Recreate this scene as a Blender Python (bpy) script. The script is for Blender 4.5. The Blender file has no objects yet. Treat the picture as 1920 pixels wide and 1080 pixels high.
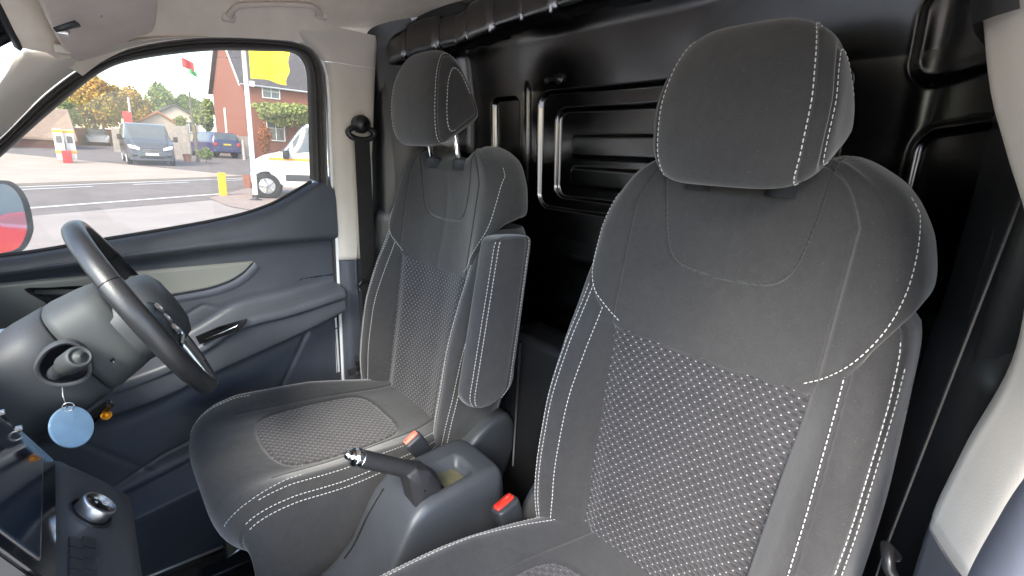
import bpy, math, random
import numpy as np
from mathutils import Vector, Matrix
R_ = math.radians
rng = np.random.default_rng(7)
random.seed(7)
SC = bpy.context.scene
COL = SC.collection

# ------------------------------------------------------------------ camera
def cam_axes(yaw, pit, rol):
    cy, sy, cp, sp = math.cos(yaw), math.sin(yaw), math.cos(pit), math.sin(pit)
    F = np.array([-sy*cp, cy*cp, -sp]); Rt = np.array([cy, sy, 0.0]); D = np.cross(F, Rt)
    cr, sr = math.cos(rol), math.sin(rol)
    return cr*Rt + sr*D, -sr*Rt + cr*D, F
CAM = np.array([.713, 0.0, 1.20])
FPX = 916.6
AX_R, AX_D, AX_F = cam_axes(.8542, .2558, -.0542)
cd = bpy.data.cameras.new('camera'); co = bpy.data.objects.new('camera', cd); COL.objects.link(co)
cd.sensor_width = 36.0; cd.lens = FPX/1920*36.0; cd.clip_start = .02; cd.clip_end = 2000
co.matrix_world = Matrix(((AX_R[0], -AX_D[0], -AX_F[0], CAM[0]), (AX_R[1], -AX_D[1], -AX_F[1], CAM[1]),
                          (AX_R[2], -AX_D[2], -AX_F[2], CAM[2]), (0, 0, 0, 1)))
SC.camera = co

# ------------------------------------------------------------------ sky, sun, exposure
SUN_EL, SUN_AZ = 40.0, -56.0          # azimuth measured from +x towards +y
world = bpy.data.worlds.new('World'); SC.world = world; world.use_nodes = True
wn = world.node_tree.nodes; wl = world.node_tree.links; wn.clear()
wo = wn.new('ShaderNodeOutputWorld'); wb = wn.new('ShaderNodeBackground'); ws = wn.new('ShaderNodeTexSky')
ws.sky_type = 'NISHITA'; ws.sun_disc = False
ws.sun_elevation = R_(SUN_EL); ws.sun_rotation = R_(90.0 - SUN_AZ)
ws.air_density = 1.0; ws.dust_density = 1.0; ws.ozone_density = 1.0
wb.inputs['Strength'].default_value = .15
wl.new(ws.outputs[0], wb.inputs[0]); wl.new(wb.outputs[0], wo.inputs[0])
sd = bpy.data.lights.new('sun', 'SUN'); sd.energy = 1.4; sd.angle = R_(25); sd.color = (1, .93, .84)
so = bpy.data.objects.new('sun', sd); COL.objects.link(so); so.location = (3, -3, 6)
sdir = Vector((math.cos(R_(SUN_EL))*math.cos(R_(SUN_AZ)), math.cos(R_(SUN_EL))*math.sin(R_(SUN_AZ)), math.sin(R_(SUN_EL))))
so.rotation_euler = sdir.to_track_quat('Z', 'Y').to_euler()
vs = SC.view_settings
vs.view_transform = 'Standard'; vs.look = 'None'; vs.gamma = 1.0; vs.use_curve_mapping = False
vs.exposure = 2.82
cy_ = SC.cycles
cy_.max_bounces = 8; cy_.diffuse_bounces = 5; cy_.glossy_bounces = 4; cy_.transmission_bounces = 6; cy_.transparent_max_bounces = 12
cy_.caustics_reflective = False; cy_.caustics_refractive = False
cy_.use_denoising = True; cy_.sample_clamp_indirect = 6.0

# ------------------------------------------------------------------ helpers
def ray(px, py):
    return AX_R*(px-960) + AX_D*(py-540) + AX_F*FPX
def at(px, py, x=None, y=None, z=None):
    """point of the place that lies on the plane x=.., y=.. or z=.. in the direction measured in the photo"""
    d = ray(px, py)
    i, v = (0, x) if x is not None else (1, y) if y is not None else (2, z)
    return CAM + d*((v-CAM[i])/d[i])
GS = .018                              # the forecourt rises gently towards the road
def gz(x): return -.5 + GS*max(0.0, -x-1.0)
def gnd(px, py, h=0.0):
    d = ray(px, py); t = (-.5 + h - GS*(CAM[0]+1.0) - CAM[2])/(d[2] + GS*d[0])
    return CAM + d*t

def wloc(o):
    v = np.zeros(3)
    while o is not None:
        v = v + np.array(o.location); o = o.parent
    return v
def tag(o, label=None, cat=None, group=None, kind=None):
    if label: o['label'] = label
    if cat: o['category'] = cat
    if group: o['group'] = group
    if kind: o['kind'] = kind
    return o
def thing(name, label, cat, loc=(0, 0, 0), group=None, rz=0.0):
    o = bpy.data.objects.new(name, None); COL.objects.link(o)
    o.location = loc; o.rotation_euler = (0, 0, rz); o.empty_display_size = .05
    return tag(o, label, cat, group)
def mobj(name, V, F, mat, parent=None, smooth=True, local=False, uv=None, kind=None, auto=None):
    V = np.asarray(V, float).reshape(-1, 3)
    if parent is not None and not local: V = V - wloc(parent)
    me = bpy.data.meshes.new(name)
    if isinstance(F, np.ndarray): F = F.tolist()
    me.from_pydata(V.tolist(), [], F); me.update()
    if mat is not None: me.materials.append(mat)
    if smooth: me.polygons.foreach_set('use_smooth', [True]*len(me.polygons))
    if uv is not None:
        ul = me.uv_layers.new(name='UVMap'); li = np.empty(len(me.loops), np.int32)
        me.loops.foreach_get('vertex_index', li)
        ul.data.foreach_set('uv', np.asarray(uv, float)[li].ravel())
    o = bpy.data.objects.new(name, me); COL.objects.link(o)
    if parent is not None: o.parent = parent
    if auto is not None:
        me.polygons.foreach_set('use_smooth', [True]*len(me.polygons)); me.set_sharp_from_angle(angle=R_(auto))
    if kind: o['kind'] = kind
    return o
def gfaces(nu, nv, cu=False, cv=False, flip=False):
    """quads of a grid stored row by row: index = i*nv + j"""
    I = np.arange(nu if cu else nu-1); J = np.arange(nv if cv else nv-1)
    i, j = [a.ravel() for a in np.meshgrid(I, J, indexing='ij')]
    i2, j2 = (i+1) % nu, (j+1) % nv
    q = np.stack([i*nv+j, i2*nv+j, i2*nv+j2, i*nv+j2], 1)
    return q[:, ::-1] if flip else q
def gobj(name, P, mat, parent=None, cu=False, cv=False, flip=False, **k):
    nu, nv = P.shape[:2]
    return mobj(name, P.reshape(-1, 3), gfaces(nu, nv, cu, cv, flip), mat, parent, **k)
def pch(xs, ys):
    """monotone cubic interpolation"""
    xs = np.asarray(xs, float); ys = np.asarray(ys, float); h = np.diff(xs)
    dl = np.diff(ys, axis=0)/(h if ys.ndim == 1 else h[:, None]); m = np.zeros_like(ys)
    m[0], m[-1] = dl[0], dl[-1]
    for i in range(1, len(xs)-1):
        a, b = dl[i-1], dl[i]
        m[i] = np.where(a*b > 0, 2*a*b/np.where(np.abs(a+b) < 1e-12, 1e-12, a+b), 0)
    def f(x):
        x = np.clip(np.asarray(x, float), xs[0], xs[-1]); i = np.clip(np.searchsorted(xs, x)-1, 0, len(xs)-2)
        t = (x-xs[i])/h[i]; H = h[i]
        if ys.ndim > 1: t = t[..., None]; H = H[..., None]
        return ((1+2*t)*(1-t)**2*ys[i] + t*(1-t)**2*H*m[i] + t*t*(3-2*t)*ys[i+1] + t*t*(t-1)*H*m[i+1])
    return f
def cat(pts, n, closed=False):
    """Catmull-Rom through points, resampled evenly to n points"""
    p = np.asarray(pts, float)
    q = np.vstack([p[-1], p, p[0], p[1]]) if closed else np.vstack([2*p[0]-p[1], p, 2*p[-1]-p[-2]])
    out = []
    m = max(6, int(3*n/len(p)) + 2)
    for i in range(1, len(q)-2):
        t = np.linspace(0, 1, m, endpoint=False)[:, None]
        a, b, c, d = q[i-1], q[i], q[i+1], q[i+2]
        out.append(.5*((2*b)+(-a+c)*t+(2*a-5*b+4*c-d)*t*t+(-a+3*b-3*c+d)*t**3))
    out = np.vstack(out + [p[:1] if closed else p[-1:]])
    return resample(out, n + (1 if closed else 0))[:n]
def resample(p, n):
    p = np.asarray(p, float)
    s = np.r_[0, np.cumsum(np.linalg.norm(np.diff(p, axis=0), axis=1))]; t = np.linspace(0, s[-1], n)
    return np.stack([np.interp(t, s, p[:, k]) for k in range(p.shape[1])], 1)
def frames(P):
    T = np.gradient(P, axis=0); T /= np.linalg.norm(T, axis=1)[:, None] + 1e-12
    a = np.array([0, 0, 1.]) if abs(T[0][2]) < .9 else np.array([1., 0, 0])
    N = np.zeros_like(P); n = np.cross(T[0], a); n /= np.linalg.norm(n)
    for i in range(len(P)):
        n = n - T[i]*(n@T[i]); n /= np.linalg.norm(n) + 1e-12; N[i] = n
    return T, N, np.cross(T, N)
class MB:
    """collects shapes into one mesh"""
    def __init__(s): s.V = []; s.F = []; s.n = 0
    def add(s, V, F):
        V = np.asarray(V, float).reshape(-1, 3); s.V.append(V)
        s.F += [[int(a)+s.n for a in f] for f in F]; s.n += len(V); return s
    def box(s, lo, hi, r=0.0, rz=0.0, c=None):
        lo = np.array(lo, float); hi = np.array(hi, float); ce = (lo+hi)/2; h = (hi-lo)/2
        r = min(r, .49*2*h.min())
        if r <= 0:
            V = np.array([[a, b, d] for a in (-1, 1) for b in (-1, 1) for d in (-1, 1)])*h
            F = [(0, 1, 3, 2), (4, 6, 7, 5), (0, 4, 5, 1), (2, 3, 7, 6), (0, 2, 6, 4), (1, 5, 7, 3)]
        else:
            V, F = rbox(h, r)
        if rz:
            c_, s_ = math.cos(rz), math.sin(rz); V = V@np.array([[c_, s_, 0], [-s_, c_, 0], [0, 0, 1]])
        return s.add(V+ce, F)
    def tube(s, P, r, n=8, caps=True):
        P = np.asarray(P, float); T, N, B = frames(P); r = np.broadcast_to(np.asarray(r, float), (len(P),))
        a = np.arange(n)*2*math.pi/n
        V = P[:, None, :] + r[:, None, None]*(np.cos(a)[None, :, None]*N[:, None, :] + np.sin(a)[None, :, None]*B[:, None, :])
        F = gfaces(len(P), n, False, True, True).tolist()
        if caps: F += [list(range(n)), list(range((len(P)-1)*n, len(P)*n))[::-1]]
        return s.add(V, F)
    def ribbon(s, P, W, thick=.002):
        """flat strip: centre line P, half-width vectors W"""
        P = np.asarray(P, float); W = np.asarray(W, float); T = np.gradient(P, axis=0)
        N = np.cross(T, W); N /= np.linalg.norm(N, axis=1)[:, None] + 1e-12; N *= thick/2
        V = np.stack([P-W-N, P+W-N, P+W+N, P-W+N], 1)
        F = gfaces(len(P), 4, False, True, True).tolist() + [[0, 1, 2, 3], [len(P)*4-1-i for i in range(4)]]
        return s.add(V, F)
    def lathe(s, prof, c=(0, 0, 0), ax=(0, 0, 1), n=24):
        """profile of (radius, height) turned about an axis"""
        ax = np.asarray(ax, float); ax = ax/np.linalg.norm(ax)
        a = np.array([0, 0, 1.]) if abs(ax[2]) < .9 else np.array([1., 0, 0])
        u = np.cross(ax, a); u /= np.linalg.norm(u); v = np.cross(ax, u)
        an = np.arange(n)*2*math.pi/n; prof = np.asarray(prof, float)
        V = np.asarray(c) + prof[:, 0][:, None, None]*(np.cos(an)[None, :, None]*u + np.sin(an)[None, :, None]*v) + prof[:, 1][:, None, None]*ax
        F = gfaces(len(prof), n, False, True).tolist() + [list(range(n))[::-1], list(range((len(prof)-1)*n, len(prof)*n))]
        return s.add(V, F)
    def prism(s, poly, vec, caps=True):
        P = np.asarray(poly, float); n = len(P); V = np.vstack([P, P+np.asarray(vec, float)])
        F = [[i, (i+1) % n, n+(i+1) % n, n+i] for i in range(n)]
        if caps: F += [list(range(n))[::-1], list(range(n, 2*n))]
        return s.add(V, F)
    def build(s, name, mat, parent=None, **k):
        return mobj(name, np.vstack(s.V), s.F, mat, parent, **k)
def rbox(h, r, seg=3):
    """rounded box as a spherified grid"""
    h = np.asarray(h, float); a = np.linspace(0, math.pi/2, seg+1)
    def axis(hh):
        c = hh - r
        return np.r_[-c - r*np.cos(a)[:-1] if False else -c - r*np.sin(a[::-1]), c + r*np.sin(a)]
    V = []; F = []; n0 = 0
    for k in range(3):
        i, j = (k+1) % 3, (k+2) % 3
        for sg in (-1, 1):
            ai = np.r_[-(h[i]-r) - r*np.tan(a[::-1]/2)/math.tan(math.pi/4), (h[i]-r) + r*np.tan(a/2)/math.tan(math.pi/4)]
            aj = np.r_[-(h[j]-r) - r*np.tan(a[::-1]/2)/math.tan(math.pi/4), (h[j]-r) + r*np.tan(a/2)/math.tan(math.pi/4)]
            A, B = np.meshgrid(ai, aj, indexing='ij')
            P = np.zeros(A.shape + (3,)); P[..., i] = A; P[..., j] = B; P[..., k] = sg*h[k]
            Cc = np.clip(P, -(h-r), h-r); d = P-Cc; L = np.linalg.norm(d, axis=-1, keepdims=True)
            P = Cc + d/np.maximum(L, 1e-9)*r
            q = gfaces(*A.shape, flip=(sg < 0)) + n0
            V.append(P.reshape(-1, 3)); F += q.tolist(); n0 += A.size
    V = np.vstack(V); key = np.round(V, 6); u, idx = np.unique(key, axis=0, return_inverse=True); idx = idx.ravel()
    F2 = []
    for f in F:
        g = []
        for a_ in f:
            t = int(idx[a_])
            if t not in g: g.append(t)
        if len(g) > 2: F2.append(g)
    return u, F2
def stitches(P, N, name, parent, mat=None, pitch=.0075, duty=.68, r=.00075, lift=.0004, local=True):
    """a row of thread dashes along a path on cloth; joined, too small to pick apart"""
    P = np.asarray(P, float); N = np.asarray(N, float)
    s = np.r_[0, np.cumsum(np.linalg.norm(np.diff(P, axis=0), axis=1))]
    n = max(2, int(s[-1]/pitch)); V = []; F = []
    f = lambda A, t: np.array([np.interp(t, s, A[:, k]) for k in range(3)])
    for i in range(n):
        t0 = (i+.5*(1-duty))/n*s[-1]; t1 = (i+.5*(1+duty))/n*s[-1]
        a, b = f(P, t0), f(P, t1); nn = f(N, (t0+t1)/2); nn /= np.linalg.norm(nn)+1e-9
        T = b-a; T /= np.linalg.norm(T)+1e-9; B = np.cross(T, nn)
        rows = []
        for (u, k) in ((0, .45), (.18, 1), (.82, 1), (1, .45)):
            c = a+(b-a)*u + nn*lift
            rows += [c+B*r*k, c+nn*r*k*.9, c-B*r*k, c-nn*r*k*.9]
        o = len(V); V += rows
        for q in range(3):
            for w in range(4): F.append([o+q*4+w, o+q*4+(w+1) % 4, o+q*4+4+(w+1) % 4, o+q*4+4+w])
        F += [[o+3, o+2, o+1, o], [o+12, o+13, o+14, o+15]]
    return mobj(name, V, F, mat or M['thread'], parent, smooth=True, local=local, kind='stuff')
# ------------------------------------------------------------------ materials
M = {}
class NT:
    def __init__(s, m): s.t = m.node_tree; s.n = s.t.nodes; s.l = s.t.links
    def new(s, ty, **k):
        nd = s.n.new(ty)
        for a, b in k.items(): setattr(nd, a, b)
        return nd
    def link(s, a, b): s.l.new(a, b)
    def math(s, op, a, b=None, c=None):
        nd = s.new('ShaderNodeMath', operation=op)
        for i, v in enumerate((a, b, c)):
            if v is None: continue
            if isinstance(v, (int, float)): nd.inputs[i].default_value = v
            else: s.link(v, nd.inputs[i])
        return nd.outputs[0]
    def noise(s, scale, detail=3, co=None, rough=.55):
        nd = s.new('ShaderNodeTexNoise'); nd.inputs['Scale'].default_value = scale; nd.inputs['Detail'].default_value = detail
        nd.inputs['Roughness'].default_value = rough
        s.link(co if co is not None else s.coord(), nd.inputs['Vector']); return nd.outputs['Fac']
    def coord(s, which='Object'):
        if not hasattr(s, '_c'): s._c = s.new('ShaderNodeTexCoord')
        return s._c.outputs[which]
    def ramp(s, fac, stops):
        nd = s.new('ShaderNodeValToRGB'); e = nd.color_ramp.elements
        while len(e) < len(stops): e.new(.5)
        for el, (p, c) in zip(e, stops): el.position = p; el.color = tuple(c)+(1,) if len(c) == 3 else c
        s.link(fac, nd.inputs[0]); return nd.outputs[0]
    def mix(s, fac, a, b):
        nd = s.new('ShaderNodeMix', data_type='RGBA')
        for sock, v in ((nd.inputs[0], fac), (nd.inputs[6], a), (nd.inputs[7], b)):
            if isinstance(v, (int, float)): sock.default_value = v
            elif isinstance(v, tuple): sock.default_value = v+(1,)
            else: s.link(v, sock)
        return nd.outputs[2]
    def bump(s, h, strength=.3, dist=.001):
        nd = s.new('ShaderNodeBump'); nd.inputs['Strength'].default_value = strength; nd.inputs['Distance'].default_value = dist
        s.link(h, nd.inputs['Height']); return nd.outputs[0]
def mat(key, col, rough=.5, metal=0.0, var=.12, vscale=6.0, bump=0.0, bscale=300.0, bdist=.001, spec=.5, sheen=0.0, coat=0.0, rvar=.0, trans=0.0):
    m = bpy.data.materials.new(key); m.use_nodes = True; t = NT(m); b = t.n['Principled BSDF']
    b.inputs['Roughness'].default_value = rough; b.inputs['Metallic'].default_value = metal
    b.inputs['Specular IOR Level'].default_value = spec; b.inputs['Coat Weight'].default_value = coat; b.inputs['Coat Roughness'].default_value = .08
    if sheen: b.inputs['Sheen Weight'].default_value = sheen; b.inputs['Sheen Roughness'].default_value = .6
    if var:
        f = t.noise(vscale, 4)
        lo = tuple(max(0, c*(1-var)) for c in col); hi = tuple(min(1, c*(1+var)) for c in col)
        t.link(t.ramp(f, [(.3, lo), (.7, hi)]), b.inputs['Base Color'])
    else: b.inputs['Base Color'].default_value = tuple(col)+(1,)
    if rvar:
        f2 = t.noise(vscale*2.3, 5); r2 = t.math('MULTIPLY_ADD', f2, 2*rvar, rough-rvar); t.link(r2, b.inputs['Roughness'])
    if bump: t.link(t.bump(t.noise(bscale, 2), bump, bdist), b.inputs['Normal'])
    M[key] = m; return m
def fabric(key, col, weave=900.0, blue=0.0):
    m = bpy.data.materials.new(key); m.use_nodes = True; t = NT(m); b = t.n['Principled BSDF']
    b.inputs['Roughness'].default_value = .95; b.inputs['Specular IOR Level'].default_value = .15
    b.inputs['Sheen Weight'].default_value = .35; b.inputs['Sheen Roughness'].default_value = .5
    fine = t.noise(weave, 2); mid = t.noise(70, 4); big = t.noise(7, 3)
    f = t.math('ADD', t.math('MULTIPLY', fine, .5), t.math('ADD', t.math('MULTIPLY', mid, .2), t.math('MULTIPLY', big, .3)))
    lo = tuple(c*.72 for c in col); hi = tuple(c*1.28 for c in col)
    c1 = t.ramp(f, [(.36, lo), (.64, hi)])
    sp = t.ramp(t.noise(420, 1), [(.70, (0, 0, 0)), (.78, (1, 1, 1))])   # lint
    c1 = t.mix(t.math('MULTIPLY', sp, .07), c1, (.5, .5, .5))
    t.link(c1, b.inputs['Base Color'])
    soft = t.new('ShaderNodeBump'); soft.inputs['Strength'].default_value = .5; soft.inputs['Distance'].default_value = .004; t.link(t.noise(16, 3, None, .5), soft.inputs['Height'])
    bn = t.new('ShaderNodeBump'); bn.inputs['Strength'].default_value = .45; bn.inputs['Distance'].default_value = .0008; t.link(fine, bn.inputs['Height']); t.link(soft.outputs[0], bn.inputs['Normal'])
    t.link(bn.outputs[0], b.inputs['Normal'])
    M[key] = m
def mesh_fabric(key, base, dot, pu=.0165, pv=.0085):
    """spacer fabric: staggered pale knots in a dark honeycomb, laid out in the cloth's own UV (metres)"""
    m = bpy.data.materials.new(key); m.use_nodes = True; t = NT(m); b = t.n['Principled BSDF']
    b.inputs['Roughness'].default_value = .9; b.inputs['Specular IOR Level'].default_value = .2
    b.inputs['Sheen Weight'].default_value = .3
    nv_ = t.new('ShaderNodeTexNoise'); nv_.inputs['Scale'].default_value = 22; t.link(t.coord('UV'), nv_.inputs['Vector'])
    wob = t.new('ShaderNodeVectorMath', operation='MULTIPLY_ADD'); t.link(nv_.outputs['Color'], wob.inputs[0]); wob.inputs[1].default_value = (.004, .004, 0); t.link(t.coord('UV'), wob.inputs[2])
    sx = t.new('ShaderNodeSeparateXYZ'); t.link(wob.outputs[0], sx.inputs[0])
    u = t.math('DIVIDE', sx.outputs[0], pu); v = t.math('DIVIDE', sx.outputs[1], pv)
    row = t.math('FLOOR', v); odd = t.math('MULTIPLY', t.math('MODULO', t.math('ABSOLUTE', row), 2.0), .5)
    fu = t.math('SUBTRACT', t.math('FRACT', t.math('ADD', u, odd)), .5); fv = t.math('SUBTRACT', t.math('FRACT', v), .5)
    du = t.math('MULTIPLY', fu, pu); dv = t.math('MULTIPLY', fv, pv)
    d = t.math('SQRT', t.math('ADD', t.math('POWER', t.math('DIVIDE', du, .0012), 2.0), t.math('POWER', t.math('DIVIDE', dv, .00085), 2.0)))
    dm = t.new('ShaderNodeMapRange'); dm.inputs[1].default_value = .75; dm.inputs[2].default_value = 1.15; dm.inputs[3].default_value = 1; dm.inputs[4].default_value = 0
    t.link(d, dm.inputs[0])
    # honeycomb holes between the knots
    d2 = t.math('SQRT', t.math('ADD', t.math('POWER', t.math('DIVIDE', t.math('SUBTRACT', t.math('ABSOLUTE', fu), .5), .30), 2.0),
                               t.math('POWER', t.math('DIVIDE', fv, .36), 2.0)))
    hm = t.new('ShaderNodeMapRange'); hm.inputs[1].default_value = .7; hm.inputs[2].default_value = 1.15; hm.inputs[3].default_value = 1; hm.inputs[4].default_value = 0
    t.link(d2, hm.inputs[0])
    n = t.noise(500, 3); n2 = t.noise(30, 3)
    c0 = t.ramp(t.math('ADD', t.math('MULTIPLY', n, .6), t.math('MULTIPLY', n2, .4)), [(.3, tuple(c*.75 for c in base)), (.7, tuple(c*1.3 for c in base))])
    c1 = t.mix(t.math('MULTIPLY', hm.outputs[0], .5), c0, tuple(c*.22 for c in base))
    c2 = t.mix(t.math('MULTIPLY', dm.outputs[0], t.math('MULTIPLY_ADD', t.noise(240, 2), 1.1, .30)), c1, dot)
    t.link(c2, b.inputs['Base Color'])
    hgt = t.math('SUBTRACT', t.math('MULTIPLY', dm.outputs[0], .8), t.math('MULTIPLY', hm.outputs[0], 1.0))
    t.link(t.bump(hgt, .7, .0012), b.inputs['Normal'])
    M[key] = m
def glass(key, tint=(.47, .49, .47), rough=0.0, haze=.0):
    m = bpy.data.materials.new(key); m.use_nodes = True; t = NT(m); t.n.clear()
    o = t.new('ShaderNodeOutputMaterial'); mx = t.new('ShaderNodeMixShader'); tr = t.new('ShaderNodeBsdfTransparent'); gl = t.new('ShaderNodeBsdfGlossy')
    fr = t.new('ShaderNodeFresnel'); fr.inputs[0].default_value = 1.45
    tr.inputs[0].default_value = tuple(tint)+(1,); gl.inputs['Roughness'].default_value = rough
    src = tr.outputs[0]
    if haze:  # pale translucent mix paints a washed-out haze over the view
        tl = t.new('ShaderNodeBsdfTranslucent'); tl.inputs[0].default_value = (.95, .84, .70, 1); md = t.new('ShaderNodeMixShader'); f = t.math('MULTIPLY', t.math('MULTIPLY_ADD', t.noise(9, 5), 1.2, .4), haze)
        t.link(f, md.inputs[0]); t.link(tr.outputs[0], md.inputs[1]); t.link(tl.outputs[0], md.inputs[2]); src = md.outputs[0]
    t.link(t.math('MULTIPLY', fr.outputs[0], .8), mx.inputs[0]); t.link(src, mx.inputs[1]); t.link(gl.outputs[0], mx.inputs[2]); t.link(mx.outputs[0], o.inputs[0])
    M[key] = m
fabric('cloth', (.0355, .0348, .035))
fabric('cloth_dark', (.033, .032, .033))
fabric('cloth_side', (.035, .0345, .036))
mesh_fabric('spacer', (.040, .0385, .041), (.46, .45, .44), .0150, .0078)
mat('thread', (.60, .585, .56), .7, var=.1, vscale=200, sheen=.2)
mat('groove', (.01, .01, .01), .9, var=0)
mat('beige', (.62, .565, .495), .72, var=.05, vscale=9, bump=.25, bscale=700, bdist=.0006, spec=.3)
mat('lining', (.84, .745, .635), .95, var=.08, vscale=14, bump=.4, bscale=500, bdist=.0008, spec=.1)
mat('navy', (.060, .066, .080), .42, var=.10, vscale=10, rvar=.07, bump=.35, bscale=900, bdist=.0005, spec=.5)
mat('navy_light', (.075, .083, .105), .38, var=.08, vscale=10, bump=.3, bscale=900, bdist=.0005)
mat('silver_grey', (.225, .23, .205), .36, var=.05, vscale=8, bump=.15, bscale=900, bdist=.0004)
mat('grey_plastic', (.046, .048, .050), .58, var=.1, vscale=12, bump=.35, bscale=900, bdist=.0005)
mat('mid_plastic', (.047, .050, .049), .62, var=.08, vscale=12, bump=.3, bscale=900, bdist=.0005)
mat('panel_grey', (.070, .075, .081), .45, var=.1, vscale=12, bump=.3, bscale=900, bdist=.0005)
mat('dark_plastic', (.036, .039, .044), .42, var=.1, vscale=12, bump=.3, bscale=900, bdist=.0005)
mat('black_plastic', (.012, .012, .013), .35, var=.15, vscale=20, rvar=.06)
mat('gloss_black', (.006, .006, .007), .08, var=0, coat=.5)
mat('rubber', (.022, .022, .024), .6, var=.15, vscale=30)
mat('seal_lip', (.125, .115, .105), .5, var=.1, vscale=30)
mat('rubber_brown', (.035, .030, .026), .55, var=.15, vscale=30)
mat('leather', (.020, .020, .021), .36, var=.15, vscale=25, bump=.5, bscale=450, bdist=.0006)
mat('steel_black', (.135, .135, .137), .21, 1.0, var=.12, vscale=5, bump=.05, bscale=9, bdist=.003, rvar=.05)
mat('seal_grey', (.085, .092, .115), .6, var=.1, vscale=30)
mat('chrome', (.80, .80, .80), .12, 1.0, var=0)
mat('satin_metal', (.62, .61, .60), .32, 1.0, var=.06, vscale=30, rvar=.06)
mat('buckle_red', (.72, .035, .02), .38, var=.08, vscale=30)
mat('buckle_faded', (.72, .20, .13), .4, var=.08, vscale=30)
mat('webbing', (.020, .018, .017), .75, var=.2, vscale=60, bump=.6, bscale=350, bdist=.0008)
mat('white_paint', (.78, .78, .77), .25, var=.03, coat=.5)
mat('carpet_rubber', (.022, .022, .021), .75, var=.4, vscale=40, bump=.9, bscale=120, bdist=.003)
mat('orange_lens', (.9, .34, .02), .3, var=0)
mat('olive_metal', (.20, .185, .11), .4, .5, var=.35, vscale=25, rvar=.15)
glass('window_glass', (.50, .468, .425), haze=.062)
mat('visor_cloth', (.62, .54, .485), .95, var=.08, vscale=14, bump=.4, bscale=500, bdist=.0008, spec=.1)
# ------------------------------------------------------------------ seats (local frame: x across, y to the rear, z up)
class Surf:
    """a back or cushion surface: half sections stacked along t, mirrored in x"""
    def __init__(s, ts, secs, n=260):
        s.ts = np.asarray(ts, float); s.n = n; s.T = np.stack([resample(q, n) for q in secs])     # (nt, n, 3)
        s.L = np.array([np.linalg.norm(np.diff(q, axis=0), axis=1).sum() for q in s.T])
    def half(s, a, t):
        ti = np.clip(np.interp(t, s.ts, np.arange(len(s.ts))), 0, len(s.ts)-1.0001); i = ti.astype(int); ft = (ti-i)[..., None]
        si = np.clip(a, 0, 1)*(s.n-1.0001); j = si.astype(int); fs = (si-j)[..., None]
        T = s.T
        return (T[i, j]*(1-fs)+T[i, j+1]*fs)*(1-ft) + (T[i+1, j]*(1-fs)+T[i+1, j+1]*fs)*ft
    def __call__(s, a, t):
        a = np.asarray(a, float); t = np.asarray(t, float); a, t = np.broadcast_arrays(a, t)
        P = s.half(np.abs(a), t).copy(); P[..., 0] *= np.sign(a); return P
    def normal(s, a, t, da=.004, dt=.003):
        u = s(a+da, t)-s(a-da, t); v = s(a, t+dt)-s(a, t-dt); n = np.cross(u, v)
        return n/(np.linalg.norm(n, axis=-1, keepdims=True)+1e-12)
    def s_at(s, x, t):
        """half parameter where the front of the section at t reaches |x|"""
        x = np.abs(np.asarray(x, float)); t = np.asarray(t, float); x, t = np.broadcast_arrays(x, t)
        out = np.empty(x.shape); fl = out.ravel()
        for k, (xx, tt) in enumerate(zip(x.ravel(), t.ravel())):
            q = s.half(np.linspace(0, 1, s.n), np.full(s.n, tt))[:, 0]; m = int(np.argmax(q))
            fl[k] = np.interp(xx, np.maximum.accumulate(q[:m+1]), np.linspace(0, 1, s.n)[:m+1])
        return fl.reshape(x.shape)
def seg_dist(P, line):
    """distance from 2-D points to a polyline"""
    P = np.asarray(P, float); best = np.full(P.shape[:-1], 9.0)
    for a, b in zip(line[:-1], line[1:]):
        a = np.asarray(a); d = np.asarray(b)-a; L = d@d+1e-12
        t = np.clip(((P-a)@d)/L, 0, 1); best = np.minimum(best, np.linalg.norm(P-(a+t[..., None]*d), axis=-1))
    return best
def inside(P, poly):
    x, y = P[..., 0], P[..., 1]; c = np.zeros(x.shape, bool); n = len(poly)
    for i in range(n):
        (x1, y1), (x2, y2) = poly[i], poly[(i+1) % n]
        if y1 == y2: continue
        c ^= ((y1 > y) != (y2 > y)) & (x < (x2-x1)*(y-y1)/(y2-y1)+x1)
    return c
def split_obj(P, reg, names, mats, parent, uv=None, flip=False):
    """one mesh per panel of a grid, by the panel index of each quad"""
    nu, nv = P.shape[:2]; F = gfaces(nu, nv, flip=flip); V = P.reshape(-1, 3); out = []
    for r, (nm, mt) in enumerate(zip(names, mats)):
        f = F[reg.ravel() == r]
        if not len(f): out.append(None); continue
        u, inv = np.unique(f, return_inverse=True)
        out.append(mobj(nm, V[u], inv.reshape(f.shape), mt, parent, local=True, uv=None if uv is None else uv.reshape(-1, 2)[u]))
    return out
groove = lambda d, w=.0024, dep=.0035: dep*np.exp(-(d/w)**2)
yb = lambda z: .600 + .152*(z-.57)
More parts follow.
